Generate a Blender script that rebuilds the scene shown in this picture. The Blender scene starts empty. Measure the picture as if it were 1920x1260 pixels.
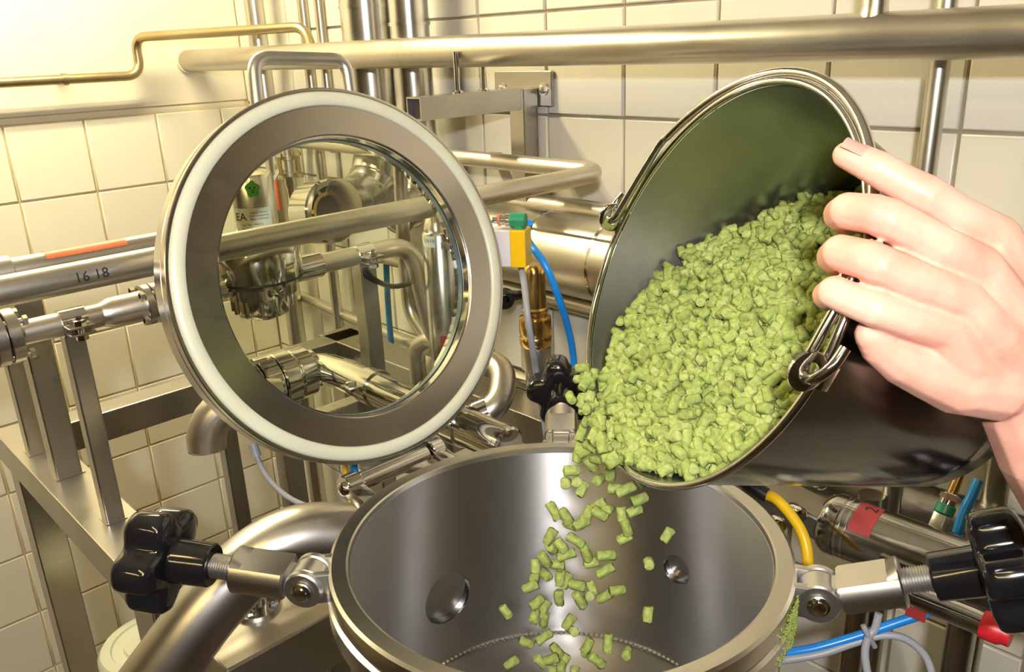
import bpy, bmesh, math, random
from mathutils import Vector, Matrix, Quaternion
random.seed(7)
sc = bpy.context.scene
C = sc.collection
V = Vector

# ------------------------------------------------------------------ camera, light, exposure
FPX, YAW, PITCH, ROLL = 1557.7, .81138, .33693, -.04036
FWD = V((-math.sin(YAW)*math.cos(PITCH), math.cos(YAW)*math.cos(PITCH), -math.sin(PITCH)))
_r = V((math.cos(YAW), math.sin(YAW), 0)); _u = _r.cross(FWD)
RGT = _r*math.cos(ROLL) + _u*math.sin(ROLL)
UPV = -_r*math.sin(ROLL) + _u*math.cos(ROLL)
cam = bpy.data.objects.new('camera', bpy.data.cameras.new('camera'))
C.objects.link(cam)
cam.matrix_world = Matrix(((RGT.x, UPV.x, -FWD.x, 0), (RGT.y, UPV.y, -FWD.y, 0), (RGT.z, UPV.z, -FWD.z, 0), (0, 0, 0, 1)))
cam.data.sensor_width = 36
cam.data.lens = FPX/1920*36
cam.data.clip_start = .01
sc.camera = cam

sc.view_settings.view_transform = 'Standard'
sc.view_settings.look = 'None'
sc.view_settings.gamma = 1
sc.view_settings.use_curve_mapping = False
sc.view_settings.exposure = 0.0
sc.cycles.max_bounces = 10
sc.cycles.glossy_bounces = 6
sc.cycles.diffuse_bounces = 5
sc.cycles.transparent_max_bounces = 16
sc.cycles.caustics_reflective = False
sc.cycles.caustics_refractive = False
sc.cycles.sample_clamp_indirect = 4
sc.cycles.use_denoising = True

w = bpy.data.worlds.new('world'); sc.world = w; w.use_nodes = True
w.node_tree.nodes['Background'].inputs[0].default_value = (1, .85, .6, 1)
w.node_tree.nodes['Background'].inputs[1].default_value = .05

def area(name, loc, target, sx, sy, power, col):
    l = bpy.data.lights.new(name, 'AREA'); l.shape = 'RECTANGLE'; l.size = sx; l.size_y = sy
    l.energy = power; l.color = col
    o = bpy.data.objects.new(name, l); C.objects.link(o); o.location = loc
    o.rotation_euler = (V(target)-V(loc)).to_track_quat('-Z', 'Y').to_euler()
    return o
# the flash of the camera, held a little behind and above the lens
area('flash', -FWD*.34 + UPV*.085 - RGT*.03, V((-1.0, .85, -.3)), .07, .05, 17.5, (1, .97, .97))
LAMP_COL, LAMP_COL2 = (1, .85, .50), (1, .73, .30)
LAMP_WALL, LAMP_ROOM = 175.0, 44.0

# ------------------------------------------------------------------ helpers
def ray(x, y): return FWD + RGT*((x-960)/FPX) - UPV*((y-630)/FPX)
def at(x, y, d): return ray(x, y)*d
def onx(x, y, v): d = ray(x, y); return d*(v/d.x)
def ony(x, y, v): d = ray(x, y); return d*(v/d.y)
def onz(x, y, v): d = ray(x, y); return d*(v/d.z)

MATS = {}
def nodes(name):
    m = bpy.data.materials.new(name); m.use_nodes = True
    nt = m.node_tree; b = nt.nodes['Principled BSDF']; MATS[name] = m
    return m, nt, b
def noise_tex(nt, scale, detail=4, vec=None, stretch=None):
    tc = nt.nodes.new('ShaderNodeTexCoord'); n = nt.nodes.new('ShaderNodeTexNoise')
    n.inputs['Scale'].default_value = scale; n.inputs['Detail'].default_value = detail
    if stretch:
        mp = nt.nodes.new('ShaderNodeMapping'); mp.inputs['Scale'].default_value = stretch
        nt.links.new(tc.outputs['Object'], mp.inputs[0]); nt.links.new(mp.outputs[0], n.inputs['Vector'])
    else: nt.links.new(tc.outputs['Object'], n.inputs['Vector'])
    return n
def ramp(nt, src, a, b, p0=.3, p1=.7):
    r = nt.nodes.new('ShaderNodeValToRGB'); e = r.color_ramp.elements
    e[0].position = p0; e[1].position = p1
    e[0].color = (*a, 1) if hasattr(a, '__len__') else (a, a, a, 1)
    e[1].color = (*b, 1) if hasattr(b, '__len__') else (b, b, b, 1)
    nt.links.new(src, r.inputs[0]); return r
def metal(name, col, r0, r1, scale=14, stretch=None, bump=0, dirt=None, dirt_amt=.6):
    m, nt, b = nodes(name)
    b.inputs['Metallic'].default_value = 1
    n = noise_tex(nt, scale, 2, stretch=stretch)
    rr = ramp(nt, n.outputs['Fac'], r0, r1, .05, .95); nt.links.new(rr.outputs[0], b.inputs['Roughness'])
    n2 = noise_tex(nt, scale*.4, 2)
    dk = tuple(c*.86 for c in col) if dirt is None else dirt
    cc = ramp(nt, n2.outputs['Fac'], dk, col, .25, dirt_amt); nt.links.new(cc.outputs[0], b.inputs['Base Color'])
    if bump:
        bp = nt.nodes.new('ShaderNodeBump'); bp.inputs['Strength'].default_value = bump; bp.inputs['Distance'].default_value = .002
        nt.links.new(n.outputs['Fac'], bp.inputs['Height']); nt.links.new(bp.outputs[0], b.inputs['Normal'])
    return m
def plain(name, col, rough, spec=.5, var=.12, scale=20, bump=0, sss=0, coat=0):
    m, nt, b = nodes(name)
    n = noise_tex(nt, scale, 4)
    cc = ramp(nt, n.outputs['Fac'], tuple(c*(1-var) for c in col), tuple(min(1, c*(1+var)) for c in col))
    nt.links.new(cc.outputs[0], b.inputs['Base Color'])
    b.inputs['Roughness'].default_value = rough; b.inputs['Specular IOR Level'].default_value = spec
    b.inputs['Coat Weight'].default_value = coat; b.inputs['Coat Roughness'].default_value = .08
    if sss:
        b.inputs['Subsurface Weight'].default_value = sss; b.inputs['Subsurface Scale'].default_value = .006
        b.inputs['Subsurface Radius'].default_value = (1, .35, .2)
    if bump:
        bp = nt.nodes.new('ShaderNodeBump'); bp.inputs['Strength'].default_value = bump; bp.inputs['Distance'].default_value = .003
        nt.links.new(n.outputs['Fac'], bp.inputs['Height']); nt.links.new(bp.outputs[0], b.inputs['Normal'])
    return m
STEEL = metal('brushed_steel', (.66, .64, .61), .24, .36)
PIPE = metal('pipe_steel', (.66, .63, .57), .26, .4, 9, dirt=(.5, .46, .38))
FRAME = metal('frame_steel', (.5, .48, .44), .24, .34, 22)
POLISH = metal('polished_steel', (.7, .69, .67), .06, .14, 12)
TANKM = metal('tank_steel', (.52, .52, .53), .42, .44, 20, dirt=(.5, .5, .5))
def brushed(m, axis, amt, rot):
    nt = m.node_tree; b = nt.nodes['Principled BSDF']; tg = nt.nodes.new('ShaderNodeTangent'); tg.direction_type = 'RADIAL'; tg.axis = axis
    b.inputs['Anisotropic'].default_value = amt; b.inputs['Anisotropic Rotation'].default_value = rot
    nt.links.new(tg.outputs[0], b.inputs['Tangent'])
brushed(TANKM, 'Z', .95, .25)
FLANGE = metal('flange_steel', (.66, .64, .59), .24, .28, 20, dirt=(.62, .6, .55))
LIDM = metal('lid_face_steel', (.6, .57, .53), .2, .25, 60, dirt=(.57, .55, .52))
NOZZ = metal('nozzle_steel', (.3, .3, .31), .12, .2)
LUGM = metal('lug_steel', (.7, .69, .68), .3, .4)
DRIVE = metal('drive_steel', (.52, .51, .5), .1, .18)
DUCT = metal('galvanised_duct', (.74, .73, .7), .17, .27, 8)
BRASS = metal('brass', (.75, .5, .17), .14, .26, 18)
DULLB = metal('dull_brass_pipe', (.5, .41, .24), .3, .42, 25)
CHROME = metal('chrome', (.78, .78, .78), .04, .1)
BUCKO = metal('bucket_outer_steel', (.25, .25, .26), .1, .2, 25, bump=.06)
TILE_L = plain('cream_tile', (.82, .78, .68), .22, .5, .03, 3)
TILE_B = plain('white_tile', (.80, .77, .68), .25, .5, .03, 3)
GROUT_L = plain('tan_grout', (.62, .52, .30), .8, .2)
GROUT_B = plain('grey_grout', (.36, .31, .22), .8, .2)
PLASTER = plain('cream_plaster', (.82, .77, .64), .7, .3, .03, 6, .1)
CEILM = plain('ceiling_paint', (.5, .47, .4), .8, .2, .03)
DARKW = plain('brown_wall_paint', (.10, .088, .07), .7, .3, .05)
FLOORM = plain('floor_tiles', (.08, .062, .048), .4, .4, .2)
BLACK = plain('black_bakelite', (.008, .008, .01), .13, .5, .2, 20, 0, 0, .4)
RUBBER = plain('black_rubber', (.015, .015, .017), .45)
GASKET = plain('white_silicone', (.64, .66, .52), .3, .5, .05, 14, 0, .15)
BLUE = plain('blue_hose', (.01, .25, .78), .3)
GREYC = plain('grey_cable', (.36, .38, .42), .4)
YELLOWC = plain('yellow_cable', (.85, .52, .01), .35)
YELLOW = plain('yellow_plastic', (.86, .53, .005), .35, .5, .06)
WHITEP = plain('white_plastic', (.74, .72, .72), .35, .5, .04)
GREENP = plain('green_plastic', (.02, .24, .14), .35)
RED = plain('red_plastic', (.62, .02, .03), .35)
ORANGE = plain('orange_plastic', (.8, .2, .09), .4)
REDL = plain('red_sticker', (.35, .04, .04), .45)
PAPER = plain('label_paper', (.72, .75, .72), .5, .3, .03)
INK = plain('label_ink', (.02, .02, .03), .6, .2)
GREENL = plain('green_sticker', (.08, .36, .06), .5, .3, .25, 200)
BLUE_REFL = metal('blue_reflection_steel', (.50, .62, .74), .2, .3)  # blue reflection inside the lid ring, put into the metal colour
MOUTH_SHADE = plain('mouth_shade', (.05, .03, .02), .5, .4, .4)
SKIN, nt, b = nodes('skin')
n1 = noise_tex(nt, 26, 3); c1 = ramp(nt, n1.outputs['Fac'], (.60, .285, .215), (.72, .415, .32), .3, .65)
nt.links.new(c1.outputs[0], b.inputs['Base Color'])
b.inputs['Specular IOR Level'].default_value = .32; b.inputs['Roughness'].default_value = .42; b.inputs['Subsurface Weight'].default_value = .25
b.inputs['Subsurface Radius'].default_value = (1, .35, .2); b.inputs['Subsurface Scale'].default_value = .006
n2 = noise_tex(nt, 420, 3); bp = nt.nodes.new('ShaderNodeBump'); bp.inputs['Strength'].default_value = .12; bp.inputs['Distance'].default_value = .0008
nt.links.new(n2.outputs['Fac'], bp.inputs['Height']); nt.links.new(bp.outputs[0], b.inputs['Normal'])
NAIL = plain('fingernail', (.76, .5, .43), .22, .5, .04)
HOPS = []
for i, col in enumerate([(.235, .30, .078), (.265, .33, .092), (.215, .27, .072), (.29, .345, .11)]):
    HOPS.append(plain('hop_green_%d' % i, col, .75, .25, .22, 260, .5))
HOPS[0].name = 'hop_green'
DUST = plain("hop_dust", (.3, .37, .09), .85, .15, .25, 300, .6)
# bucket inside: brushed steel with thin green hop dust where the hops have rubbed
BUCKI, nt, b = nodes('bucket_inner_steel')
b.inputs['Metallic'].default_value = 1; b.inputs['Roughness'].default_value = .3
dif = nt.nodes.new('ShaderNodeBsdfDiffuse'); dif.inputs[0].default_value = (.075, .088, .035, 1)
n1 = noise_tex(nt, 20, 5); r1 = ramp(nt, n1.outputs['Fac'], .05, .42, .3, .75)
mx = nt.nodes.new('ShaderNodeMixShader'); nt.links.new(r1.outputs[0], mx.inputs[0])
b.inputs['Base Color'].default_value = (.40, .41, .42, 1)
nt.links.new(b.outputs[0], mx.inputs[1]); nt.links.new(dif.outputs[0], mx.inputs[2])
nt.links.new(mx.outputs[0], nt.nodes['Material Output'].inputs[0])
# glass: clear sheet with a faint green body colour, lets light straight through
GLASS, nt, b = nodes('lid_glass'); nt.nodes.remove(b)
tr = nt.nodes.new('ShaderNodeBsdfTransparent'); tr.inputs[0].default_value = (.972, .995, .925, 1)
gl = nt.nodes.new('ShaderNodeBsdfGlossy'); gl.inputs['Roughness'].default_value = .02
fr = nt.nodes.new('ShaderNodeFresnel'); fr.inputs[0].default_value = 1.45
mx = nt.nodes.new('ShaderNodeMixShader'); nt.links.new(fr.outputs[0], mx.inputs[0]); nt.links.new(tr.outputs[0], mx.inputs[1]); nt.links.new(gl.outputs[0], mx.inputs[2])
nt.links.new(mx.outputs[0], nt.nodes['Material Output'].inputs[0])
def emis(name, col, s):
    m, nt, b = nodes(name); b.inputs['Emission Color'].default_value = (*col, 1); b.inputs['Emission Strength'].default_value = s
    b.inputs['Base Color'].default_value = (.8, .8, .8, 1); return m

# ------------------------------------------------------------------ object helpers
def world_loc(o):
    p = V((0, 0, 0))
    while o: p += o.location; o = o.parent
    return p
def thing(name, label, cat, loc=(0, 0, 0), group=None):
    o = bpy.data.objects.new(name, None); C.objects.link(o); o.location = loc; o.empty_display_size = .02
    o['label'] = label; o['category'] = cat
    if group: o['group'] = group
    return o
def obj(name, bm, mat, parent=None, smooth=True, local=False, label=None, angle=40):
    """links one mesh object; world-space vertices are moved to the parent's base unless local"""
    me = bpy.data.meshes.new(name)
    bmesh.ops.recalc_face_normals(bm, faces=bm.faces)
    if parent is not None and not local:
        d = world_loc(parent)
        for v in bm.verts: v.co -= d
    if smooth:
        for f in bm.faces: f.smooth = True
        for e in bm.edges:
            if len(e.link_faces) == 2 and e.calc_face_angle(0) > math.radians(angle): e.smooth = False
    bm.to_mesh(me); bm.free()
    me.materials.append(mat)
    o = bpy.data.objects.new(name, me); C.objects.link(o); o.parent = parent
    if label: o['label'] = label
    return o
def tag(o, label, cat, group=None):
    o['label'] = label; o['category'] = cat
    if group: o['group'] = group
    return o
def frame_of(ax):
    z = V(ax).normalized(); x = V((0, 0, 1)) if abs(z.z) < .9 else V((1, 0, 0))
    y = z.cross(x).normalized(); x = y.cross(z).normalized()
    return x, y, z
def lathe(bm, prof, c=(0, 0, 0), ax=(0, 0, 1), seg=32, closed=False, a0=0, a1=2*math.pi):
    """prof: list of (radius, height along ax)"""
    x, y, z = frame_of(ax); c = V(c); full = abs(a1-a0-2*math.pi) < 1e-6
    n = seg if full else seg+1; rings = []
    for r, h in prof:
        if r < 1e-6: rings.append([bm.verts.new(c+z*h)]*n)
        else: rings.append([bm.verts.new(c+z*h+(x*math.cos(a0+(a1-a0)*i/seg)+y*math.sin(a0+(a1-a0)*i/seg))*r) for i in range(n)])
    pr = list(zip(rings, rings[1:])) + ([(rings[-1], rings[0])] if closed else [])
    for A, B in pr:
        for i in range(seg):
            j = (i+1) % n
            q = []
            for v in (A[i], A[j], B[j], B[i]):
                if v not in q: q.append(v)
            if len(q) >= 3:
                try: bm.faces.new(q)
                except ValueError: pass
    return bm
def fillet(pts, r, n=7):
    pts = [V(p) for p in pts]; rs = r if hasattr(r, '__len__') else [r]*len(pts); out = [pts[0]]
    for i in range(1, len(pts)-1):
        a, p, b = pts[i-1], pts[i], pts[i+1]
        d1 = (a-p).normalized(); d2 = (b-p).normalized(); ang = d1.angle(d2)
        if ang > math.pi-.02 or rs[i] <= 0: out.append(p); continue
        t = min(rs[i]/math.tan(ang/2), (a-p).length*.49, (b-p).length*.49)
        A, B = p+d1*t, p+d2*t
        for k in range(n+1):
            s = k/n; out.append(A*(1-s)**2 + p*2*s*(1-s) + B*s*s)
    out.append(pts[-1]); return out
def smooth_path(pts, n=10):
    pts = [V(p) for p in pts]; out = []
    for i in range(len(pts)-1):
        p0 = pts[max(i-1, 0)]; p1 = pts[i]; p2 = pts[i+1]; p3 = pts[min(i+2, len(pts)-1)]
        for k in range(n):
            t = k/n
            out.append(.5*((2*p1)+(p2-p0)*t+(2*p0-5*p1+4*p2-p3)*t*t+(3*p1-p0-3*p2+p3)*t**3))
    out.append(pts[-1]); return out
def tube(bm, path, r, seg=18, caps=True, closed=False):
    path = [V(p) for p in path]; n = len(path); rs = r if hasattr(r, '__len__') else [r]*n
    t0 = (path[1]-path[0]).normalized(); x, y, _ = frame_of(t0); rings = []; prev = t0
    for i, p in enumerate(path):
        if closed: t = (path[(i+1) % n]-path[i-1]).normalized()
        else: t = (path[min(i+1, n-1)]-path[max(i-1, 0)]).normalized()
        q = prev.rotation_difference(t); x = q @ x; y = q @ y; prev = t
        rings.append([bm.verts.new(p+(x*math.cos(2*math.pi*k/seg)+y*math.sin(2*math.pi*k/seg))*rs[i]) for k in range(seg)])
    for A, B in list(zip(rings, rings[1:])) + ([(rings[-1], rings[0])] if closed else []):
        for k in range(seg): bm.faces.new((A[k], A[(k+1) % seg], B[(k+1) % seg], B[k]))
    if caps and not closed: bm.faces.new(rings[0][::-1]); bm.faces.new(rings[-1])
    return bm
def box(bm, c, s, M=None, bev=0):
    r = bmesh.ops.create_cube(bm, size=1); vs = r['verts']
    for v in vs: v.co = V((v.co.x*s[0], v.co.y*s[1], v.co.z*s[2]))
    if bev:
        es = list({e for v in vs for e in v.link_edges})
        rb = bmesh.ops.bevel(bm, geom=es, offset=bev, segments=2, affect='EDGES', profile=.5)
        vs = list({v for f in rb['faces'] for v in f.verts} | {v for v in vs if v.is_valid})
    M = M or Matrix()
    for v in vs: v.co = M @ v.co + V(c)
    return bm
def bar(bm, a, b, wx, wy, up=(0, 0, 1), bev=.002):
    a, b = V(a), V(b); z = (b-a); L = z.length; z.normalize(); u = V(up)
    x = u.cross(z)
    if x.length < 1e-4: x = V((1, 0, 0))
    x.normalize(); y = z.cross(x)
    M = Matrix((x, y, z)).transposed()
    return box(bm, (a+b)/2, (wx, wy, L), M, bev)
def B(): return bmesh.new()
def cyl(bm, a, b, r, seg=24, bev=0):
    a, b = V(a), V(b); L = (b-a).length; e = bev
    pr = [(0, 0), (r-e, 0), (r, e), (r, L-e), (r-e, L), (0, L)] if e else [(0, 0), (r, 0), (r, L), (0, L)]
    return lathe(bm, pr, a, b-a, seg)
def nut(bm, c, ax, r, h): return lathe(bm, [(0, 0), (r, 0), (r, h), (r*.85, h*1.12), (0, h*1.12)], c, ax, 6)
def ring_on(bm, c, ax, r, wdt, th):
    return lathe(bm, [(r, -wdt/2), (r+th, -wdt/2), (r+th, wdt/2), (r, wdt/2)], c, ax, 28, closed=True)
def one_pipe(name, label, path, r, fil=.05, mat=PIPE, cat='pipe', group=None, seg=20):
    bm = B(); tube(bm, fillet(path, fil), r, seg)
    return tag(obj(name, bm, mat), label, cat, group)
def copy_tree(o, parent=None):
    c = o.copy(); C.objects.link(c); c.parent = parent
    for k in list(o.children): copy_tree(k, c)
    return c
def text_mesh(s, size, depth=.0):
    cu = bpy.data.curves.new('lettering', 'FONT'); cu.body = s; cu.size = size; cu.resolution_u = 2; cu.align_x = 'CENTER'; cu.align_y = 'CENTER'
    o = bpy.data.objects.new('t', cu); C.objects.link(o)
    dg = bpy.context.evaluated_depsgraph_get(); me = bpy.data.meshes.new_from_object(o.evaluated_get(dg))
    bm = bmesh.new(); bm.from_mesh(me)
    xs = [v.co.x for v in bm.verts]; ys = [v.co.y for v in bm.verts]
    for k in (0, 1):                                            # fine cuts so that long strokes can follow a curved surface
        q = min((xs, ys)[k])
        while q < max((xs, ys)[k]):
            q += size/5
            bmesh.ops.bisect_plane(bm, geom=bm.verts[:]+bm.edges[:]+bm.faces[:], plane_co=(q, q, 0), plane_no=((1, 0, 0), (0, 1, 0))[k])
    bpy.data.objects.remove(o); bpy.data.curves.remove(cu); bpy.data.meshes.remove(me)
    return bm
def wrap(bm, c, ax, r, toward, h=0, ang=0, squeeze=1):
    """bends flat geometry (x right, y up) round a cylinder; toward = viewer's side"""
    z = V(ax).normalized(); f = V(toward); f = (f-z*f.dot(z)).normalized(); s = z.cross(f)
    for v in bm.verts:
        t = v.co.x/r*squeeze+ang; v.co = V(c)+z*(h+v.co.y)+(f*math.cos(t)+s*math.sin(t))*(r+v.co.z)
    return bm
def sheet(wd, ht, n=12):
    bm = B(); vs = []
    for i in range(n+1): vs.append((bm.verts.new((-wd/2+wd*i/n, -ht/2, 0)), bm.verts.new((-wd/2+wd*i/n, ht/2, 0))))
    for a, b in zip(vs, vs[1:]): bm.faces.new((a[0], b[0], b[1], a[1]))
    return bm

# ------------------------------------------------------------------ the room
DL, DB, FZ, CZ = -2.515, 1.287, -2.2, 1.05
def struct(name, bm, mat, parent=None):
    o = obj(name, bm, mat, parent, smooth=False)
    if parent is None: o['kind'] = 'structure'
    return o
YF, XR = -3.0, 2.6
struct('floor', box(B(), ((DL+XR)/2, (YF+DB)/2, FZ-.05), (XR-DL+.4, DB-YF+.4, .1)), FLOORM)
struct('ceiling', box(B(), ((DL+XR)/2, (YF+DB)/2, CZ+.05), (XR-DL+.4, DB-YF+.4, .1)), CEILM)
wl = struct('wall_left', box(B(), (DL-.006-.05, (YF+DB)/2, (FZ+CZ)/2), (.1, DB-YF+.2, CZ-FZ)), GROUT_L)
wb = struct('wall_back', box(B(), ((DL+XR)/2, DB+.006+.05, (FZ+CZ)/2), (XR-DL+.2, .1, CZ-FZ)), GROUT_B)
struct('wall_right', box(B(), (XR+.05, (YF+DB)/2, (FZ+CZ)/2), (.1, DB-YF+.2, CZ-FZ)), DARKW)
struct('wall_front', box(B(), ((DL+XR)/2, YF-.05, (FZ+CZ)/2), (XR-DL+.2, .1, CZ-FZ)), DARKW)
ZL = -.1483                                                     # top of the tiles on the left wall
struct('plaster_panel', box(B(), (DL-.01, (YF+DB)/2, (ZL+.02+CZ)/2), (.016, DB-YF, CZ-ZL-.02), bev=0), PLASTER, wl)
bm = box(B(), (DL-.016, (YF+DB)/2, ZL+.009), (.022, DB-YF, .03), None, .01)
o = obj('trim_1', bm, PLASTER); o['kind'] = 'structure'
def tile_mesh(sx, sy, mat, name):
    bm = box(B(), (0, 0, -.005), (sx, sy, .01)); es = [e for e in bm.edges if all(v.co.z > -.001 for v in e.verts)]
    bmesh.ops.bevel(bm, geom=es, offset=.0022, segments=2, affect='EDGES')
    me = bpy.data.meshes.new(name); bmesh.ops.recalc_face_normals(bm, faces=bm.faces)
    for f in bm.faces: f.smooth = len(f.verts) == 4 and f.calc_area() < .0008
    bm.to_mesh(me); bm.free(); me.materials.append(mat); return me
G = .0055; S = .2; cache = {}
def put_tile(parent, P, u, v, nrm, su, sv, mat):
    k = (round(su, 3), round(sv, 3), mat.name)
    if k not in cache: cache[k] = tile_mesh(su-G, sv-G, mat, 'tile')
    o = bpy.data.objects.new('tile', cache[k]); C.objects.link(o); o.parent = parent
    M = Matrix((V(u), V(v), V(nrm))).transposed().to_4x4()
    M = M @ Matrix.Rotation(random.gauss(0, .0025), 4, 'X') @ Matrix.Rotation(random.gauss(0, .0025), 4, 'Y')
    M.translation = V(P)-world_loc(parent); o.matrix_local = M
Y0 = .7945
for i in range(-6, 3):
    ya = Y0+i*S; yb = min(ya+S, DB)
    for j in range(0, 11):
        za = ZL-(j+1)*S; zb = ZL-j*S; za = max(za, FZ)
        if yb-ya > .02 and zb-za > .02: put_tile(wl, (DL, (ya+yb)/2, (za+zb)/2), (0, 1, 0), (0, 0, 1), (1, 0, 0), yb-ya, zb-za, TILE_L)
X0, ZB = -1.4232, .0599
for i in range(-6, 10):
    xa = max(X0+i*S, DL); xb = X0+(i+1)*S
    for j in range(-3, 12):
        za = max(ZB-(j+1)*S, FZ); zb = ZB-j*S
        if xb-xa > .02 and zb-za > .02: put_tile(wb, ((xa+xb)/2, DB, (za+zb)/2), (-1, 0, 0), (0, 0, 1), (0, -1, 0), xb-xa, zb-za, TILE_B)

# lamps of the room: one strip light on the left wall above the picture, one on the ceiling
def strip_light(label, c, L, along, power):
    t = thing('strip_light', label, 'lamp', c)
    ax = V(along); side = V((0, 0, 1)).cross(ax)
    bar_b = bar(B(), V(c)-ax*L/2+V((0, 0, .035)), V(c)+ax*L/2+V((0, 0, .035)), .14, .05, bev=.006)
    obj('housing', bar_b, WHITEP, t, smooth=False)
    e = emis('lamp_tube', LAMP_COL2 if along[0] else LAMP_COL, power)
    for s in (-1, 1):
        bm = B(); cyl(bm, V(c)-ax*(L/2-.03)+side*.035*s, V(c)+ax*(L/2-.03)+side*.035*s, .014, 12); obj('lamp_tube', bm, e, t)
    return t
t = strip_light('strip light hung near the left wall above the thin pipe', (-1.95, .35, .74), 1.2, (0, 1, 0), LAMP_WALL)
for yy in (-.1, .8):
    bm = B(); tube(bm, [(-1.95, yy, .79), (-1.95, yy, CZ)], .006, 8); obj('hanger', bm, STEEL, t)
strip_light('strip light on the ceiling over the middle of the room', (.2, -.6, CZ-.07), 1.5, (1, 0, 0), LAMP_ROOM)
strip_light('strip light on the ceiling behind the photographer', (.2, -2.0, CZ-.07), 1.5, (1, 0, 0), LAMP_ROOM)
# ------------------------------------------------------------------ the tank
TC = V((-.4791, .5062, -.4529)); TN = V((-.0144, .0265, .9995)).normalized()
tank = thing('tank', 'open round steel tank with polished flange, falling hop pellets inside', 'tank', TC)
def T(r, az, h):                                                # point in the tank's own frame: radius, azimuth in degrees, height over the rim
    a = math.radians(az); q = V((0, 0, 1)).rotation_difference(TN)
    return TC + q @ V((r*math.cos(a), r*math.sin(a), h))
DEPTH = .262
bm = lathe(B(), [(.2, -.006), (.2, -DEPTH), (.208, -DEPTH), (.208, -.03), (.208, -.006)], TC, TN, 160, closed=True)
bmesh.ops.recalc_face_normals(bm, faces=bm.faces)
wall_o = obj('tank_wall', bm, TANKM, tank)
ports = [(176, -.167, .033), (89.5, -.126, .0185)]
bpy.context.view_layer.update()
for az, h, r in ports:                                          # nozzle openings cut through the wall
    bm = B(); cyl(bm, T(.15, az, h), T(.26, az, h-.012), r, 40)
    k = obj('cutter', bm, TANKM); md = wall_o.modifiers.new('cut', 'BOOLEAN'); md.object = k; md.operation = 'DIFFERENCE'; md.solver = 'EXACT'
bpy.context.view_layer.update()
me = bpy.data.meshes.new_from_object(wall_o.evaluated_get(bpy.context.evaluated_depsgraph_get()))
wall_o.modifiers.clear(); wall_o.data = me
nr = [None]*len(me.loops); cyl_c = TC-world_loc(tank)           # true cylinder normals, so that the cuts leave no shading marks
for p in me.polygons:
    for li in p.loop_indices:
        co = me.vertices[me.loops[li].vertex_index].co-cyl_c; rd = co-TN*co.dot(TN); rd.normalize(); k = p.normal.dot(rd)
        nr[li] = (rd*(1 if k > 0 else -1) if abs(k) > .97 else p.normal)[:]
me.polygons.foreach_set('use_smooth', [True]*len(me.polygons)); me.normals_split_custom_set(nr)
for k in [o for o in bpy.data.objects if o.name.startswith('cutter')]: bpy.data.objects.remove(k)
for az, h, r in ports:
    a, b_ = T(.197, az, h), T(.30, az, h-.02); ax = b_-a; L = ax.length
    bm = lathe(B(), [(r*1.0, .006), (r*.97, .010), (r*.97, L*.9), (0, L*.92)], a, ax, 40)
    lathe(bm, [(r*1.12, .012), (r*1.12, L)], a, ax, 40)
    obj('nozzle', bm, NOZZ, tank)
# flange: bevelled inner lip, flat top, outer side with a groove
bm = lathe(B(), [(.2, -.008), (.2015, -.001), (.2035, 0), (.2165, 0), (.2195, -.002), (.2205, -.006), (.2205, -.017), (.2185, -.019), (.2185, -.021), (.2225, -.023), (.2225, -.042), (.219, -.046), (.2085, -.046), (.2085, -.008)], TC, TN, 160, closed=True)
obj('flange', bm, FLANGE, tank, angle=25)
bm = lathe(B(), [(.2085, -.046), (.2085, -.5), (.2, -.52), (.12, -.6), (0, -.62)], TC, TN, 96); obj('shell', bm, STEEL, tank)
# weld bead and the stepped floor
n = 190; pts = []
bead = B()
for i in range(n):
    a = 360*i/n; p = T(.1975, a, -DEPTH+.002)
    t_ = (T(.1975, a+.5, -DEPTH+.002)-p).normalized()
    tube(bead, [p-t_*.0036, p-t_*.002, p+t_*.002, p+t_*.0036], [.001, .0031, .0031, .001], 6)
obj('weld_bead', bead, POLISH, tank)
bm = lathe(B(), [(.2, -DEPTH), (.19, -DEPTH-.004), (.165, -DEPTH-.016), (.1475, -DEPTH-.02), (.146, -DEPTH-.0185), (.143, -DEPTH-.0185), (.141, -DEPTH-.021), (.141, -.34), (.13, -.36), (.06, -.42), (0, -.44)], TC, TN, 128); obj('tank_bottom', bm, TANKM, tank)
# green hop dust stuck on the flange by the right clamp
bm = B()
for i in range(800):
    az = random.gauss(16, 4); h = random.uniform(-.043, -.006)
    p = T(.2212+random.uniform(0, .0022), az, h)
    box(bm, p, [random.uniform(.0004, .0013)]*3, Matrix.Rotation(random.random()*3, 3, 'X') @ Matrix.Rotation(random.random()*3, 3, 'Z'))
o = obj('hop_dust', bm, DUST, tank, smooth=False); o['kind'] = 'stuff'
CL = [(234.5, 5.5), (132, 5), (27, 21)]
CLAMP_E = []; LEFT_AZ = 217                                    # the left bolt hangs a little askew in its fork
for az, el in CL:                                               # two cheeks of each hinge lug welded to the flange
    E = T(.2385, az, -.016); CLAMP_E.append(E); tg = (T(.2385, az+1, -.016)-E).normalized()
    out = (T(.3, az, -.016)-E).normalized()
    if az > 200: tg = V((-math.sin(math.radians(LEFT_AZ)), math.cos(math.radians(LEFT_AZ)), 0))
    for s in (-1, 1):
        bm = B(); c0 = E+tg*(.0145*s-.004); cyl(bm, c0, c0+tg*.008, .0185, 32, .0015)
        bar(bm, c0+tg*.004-out*.03, c0+tg*.004, .03, .008, tg, .001)
        obj('clamp_lug', bm, LUGM, tank)
    bm = B(); cyl(bm, E-tg*.024, E+tg*.024, .0085, 24, .0025)
    for s in (-1, 1): lathe(bm, [(.0095, 0), (.0095, .0018), (.0055, .0045), (0, .005)], E+tg*.0195*s, tg*s, 24)
    obj('hinge_pin', bm, CHROME, tank)

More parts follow.
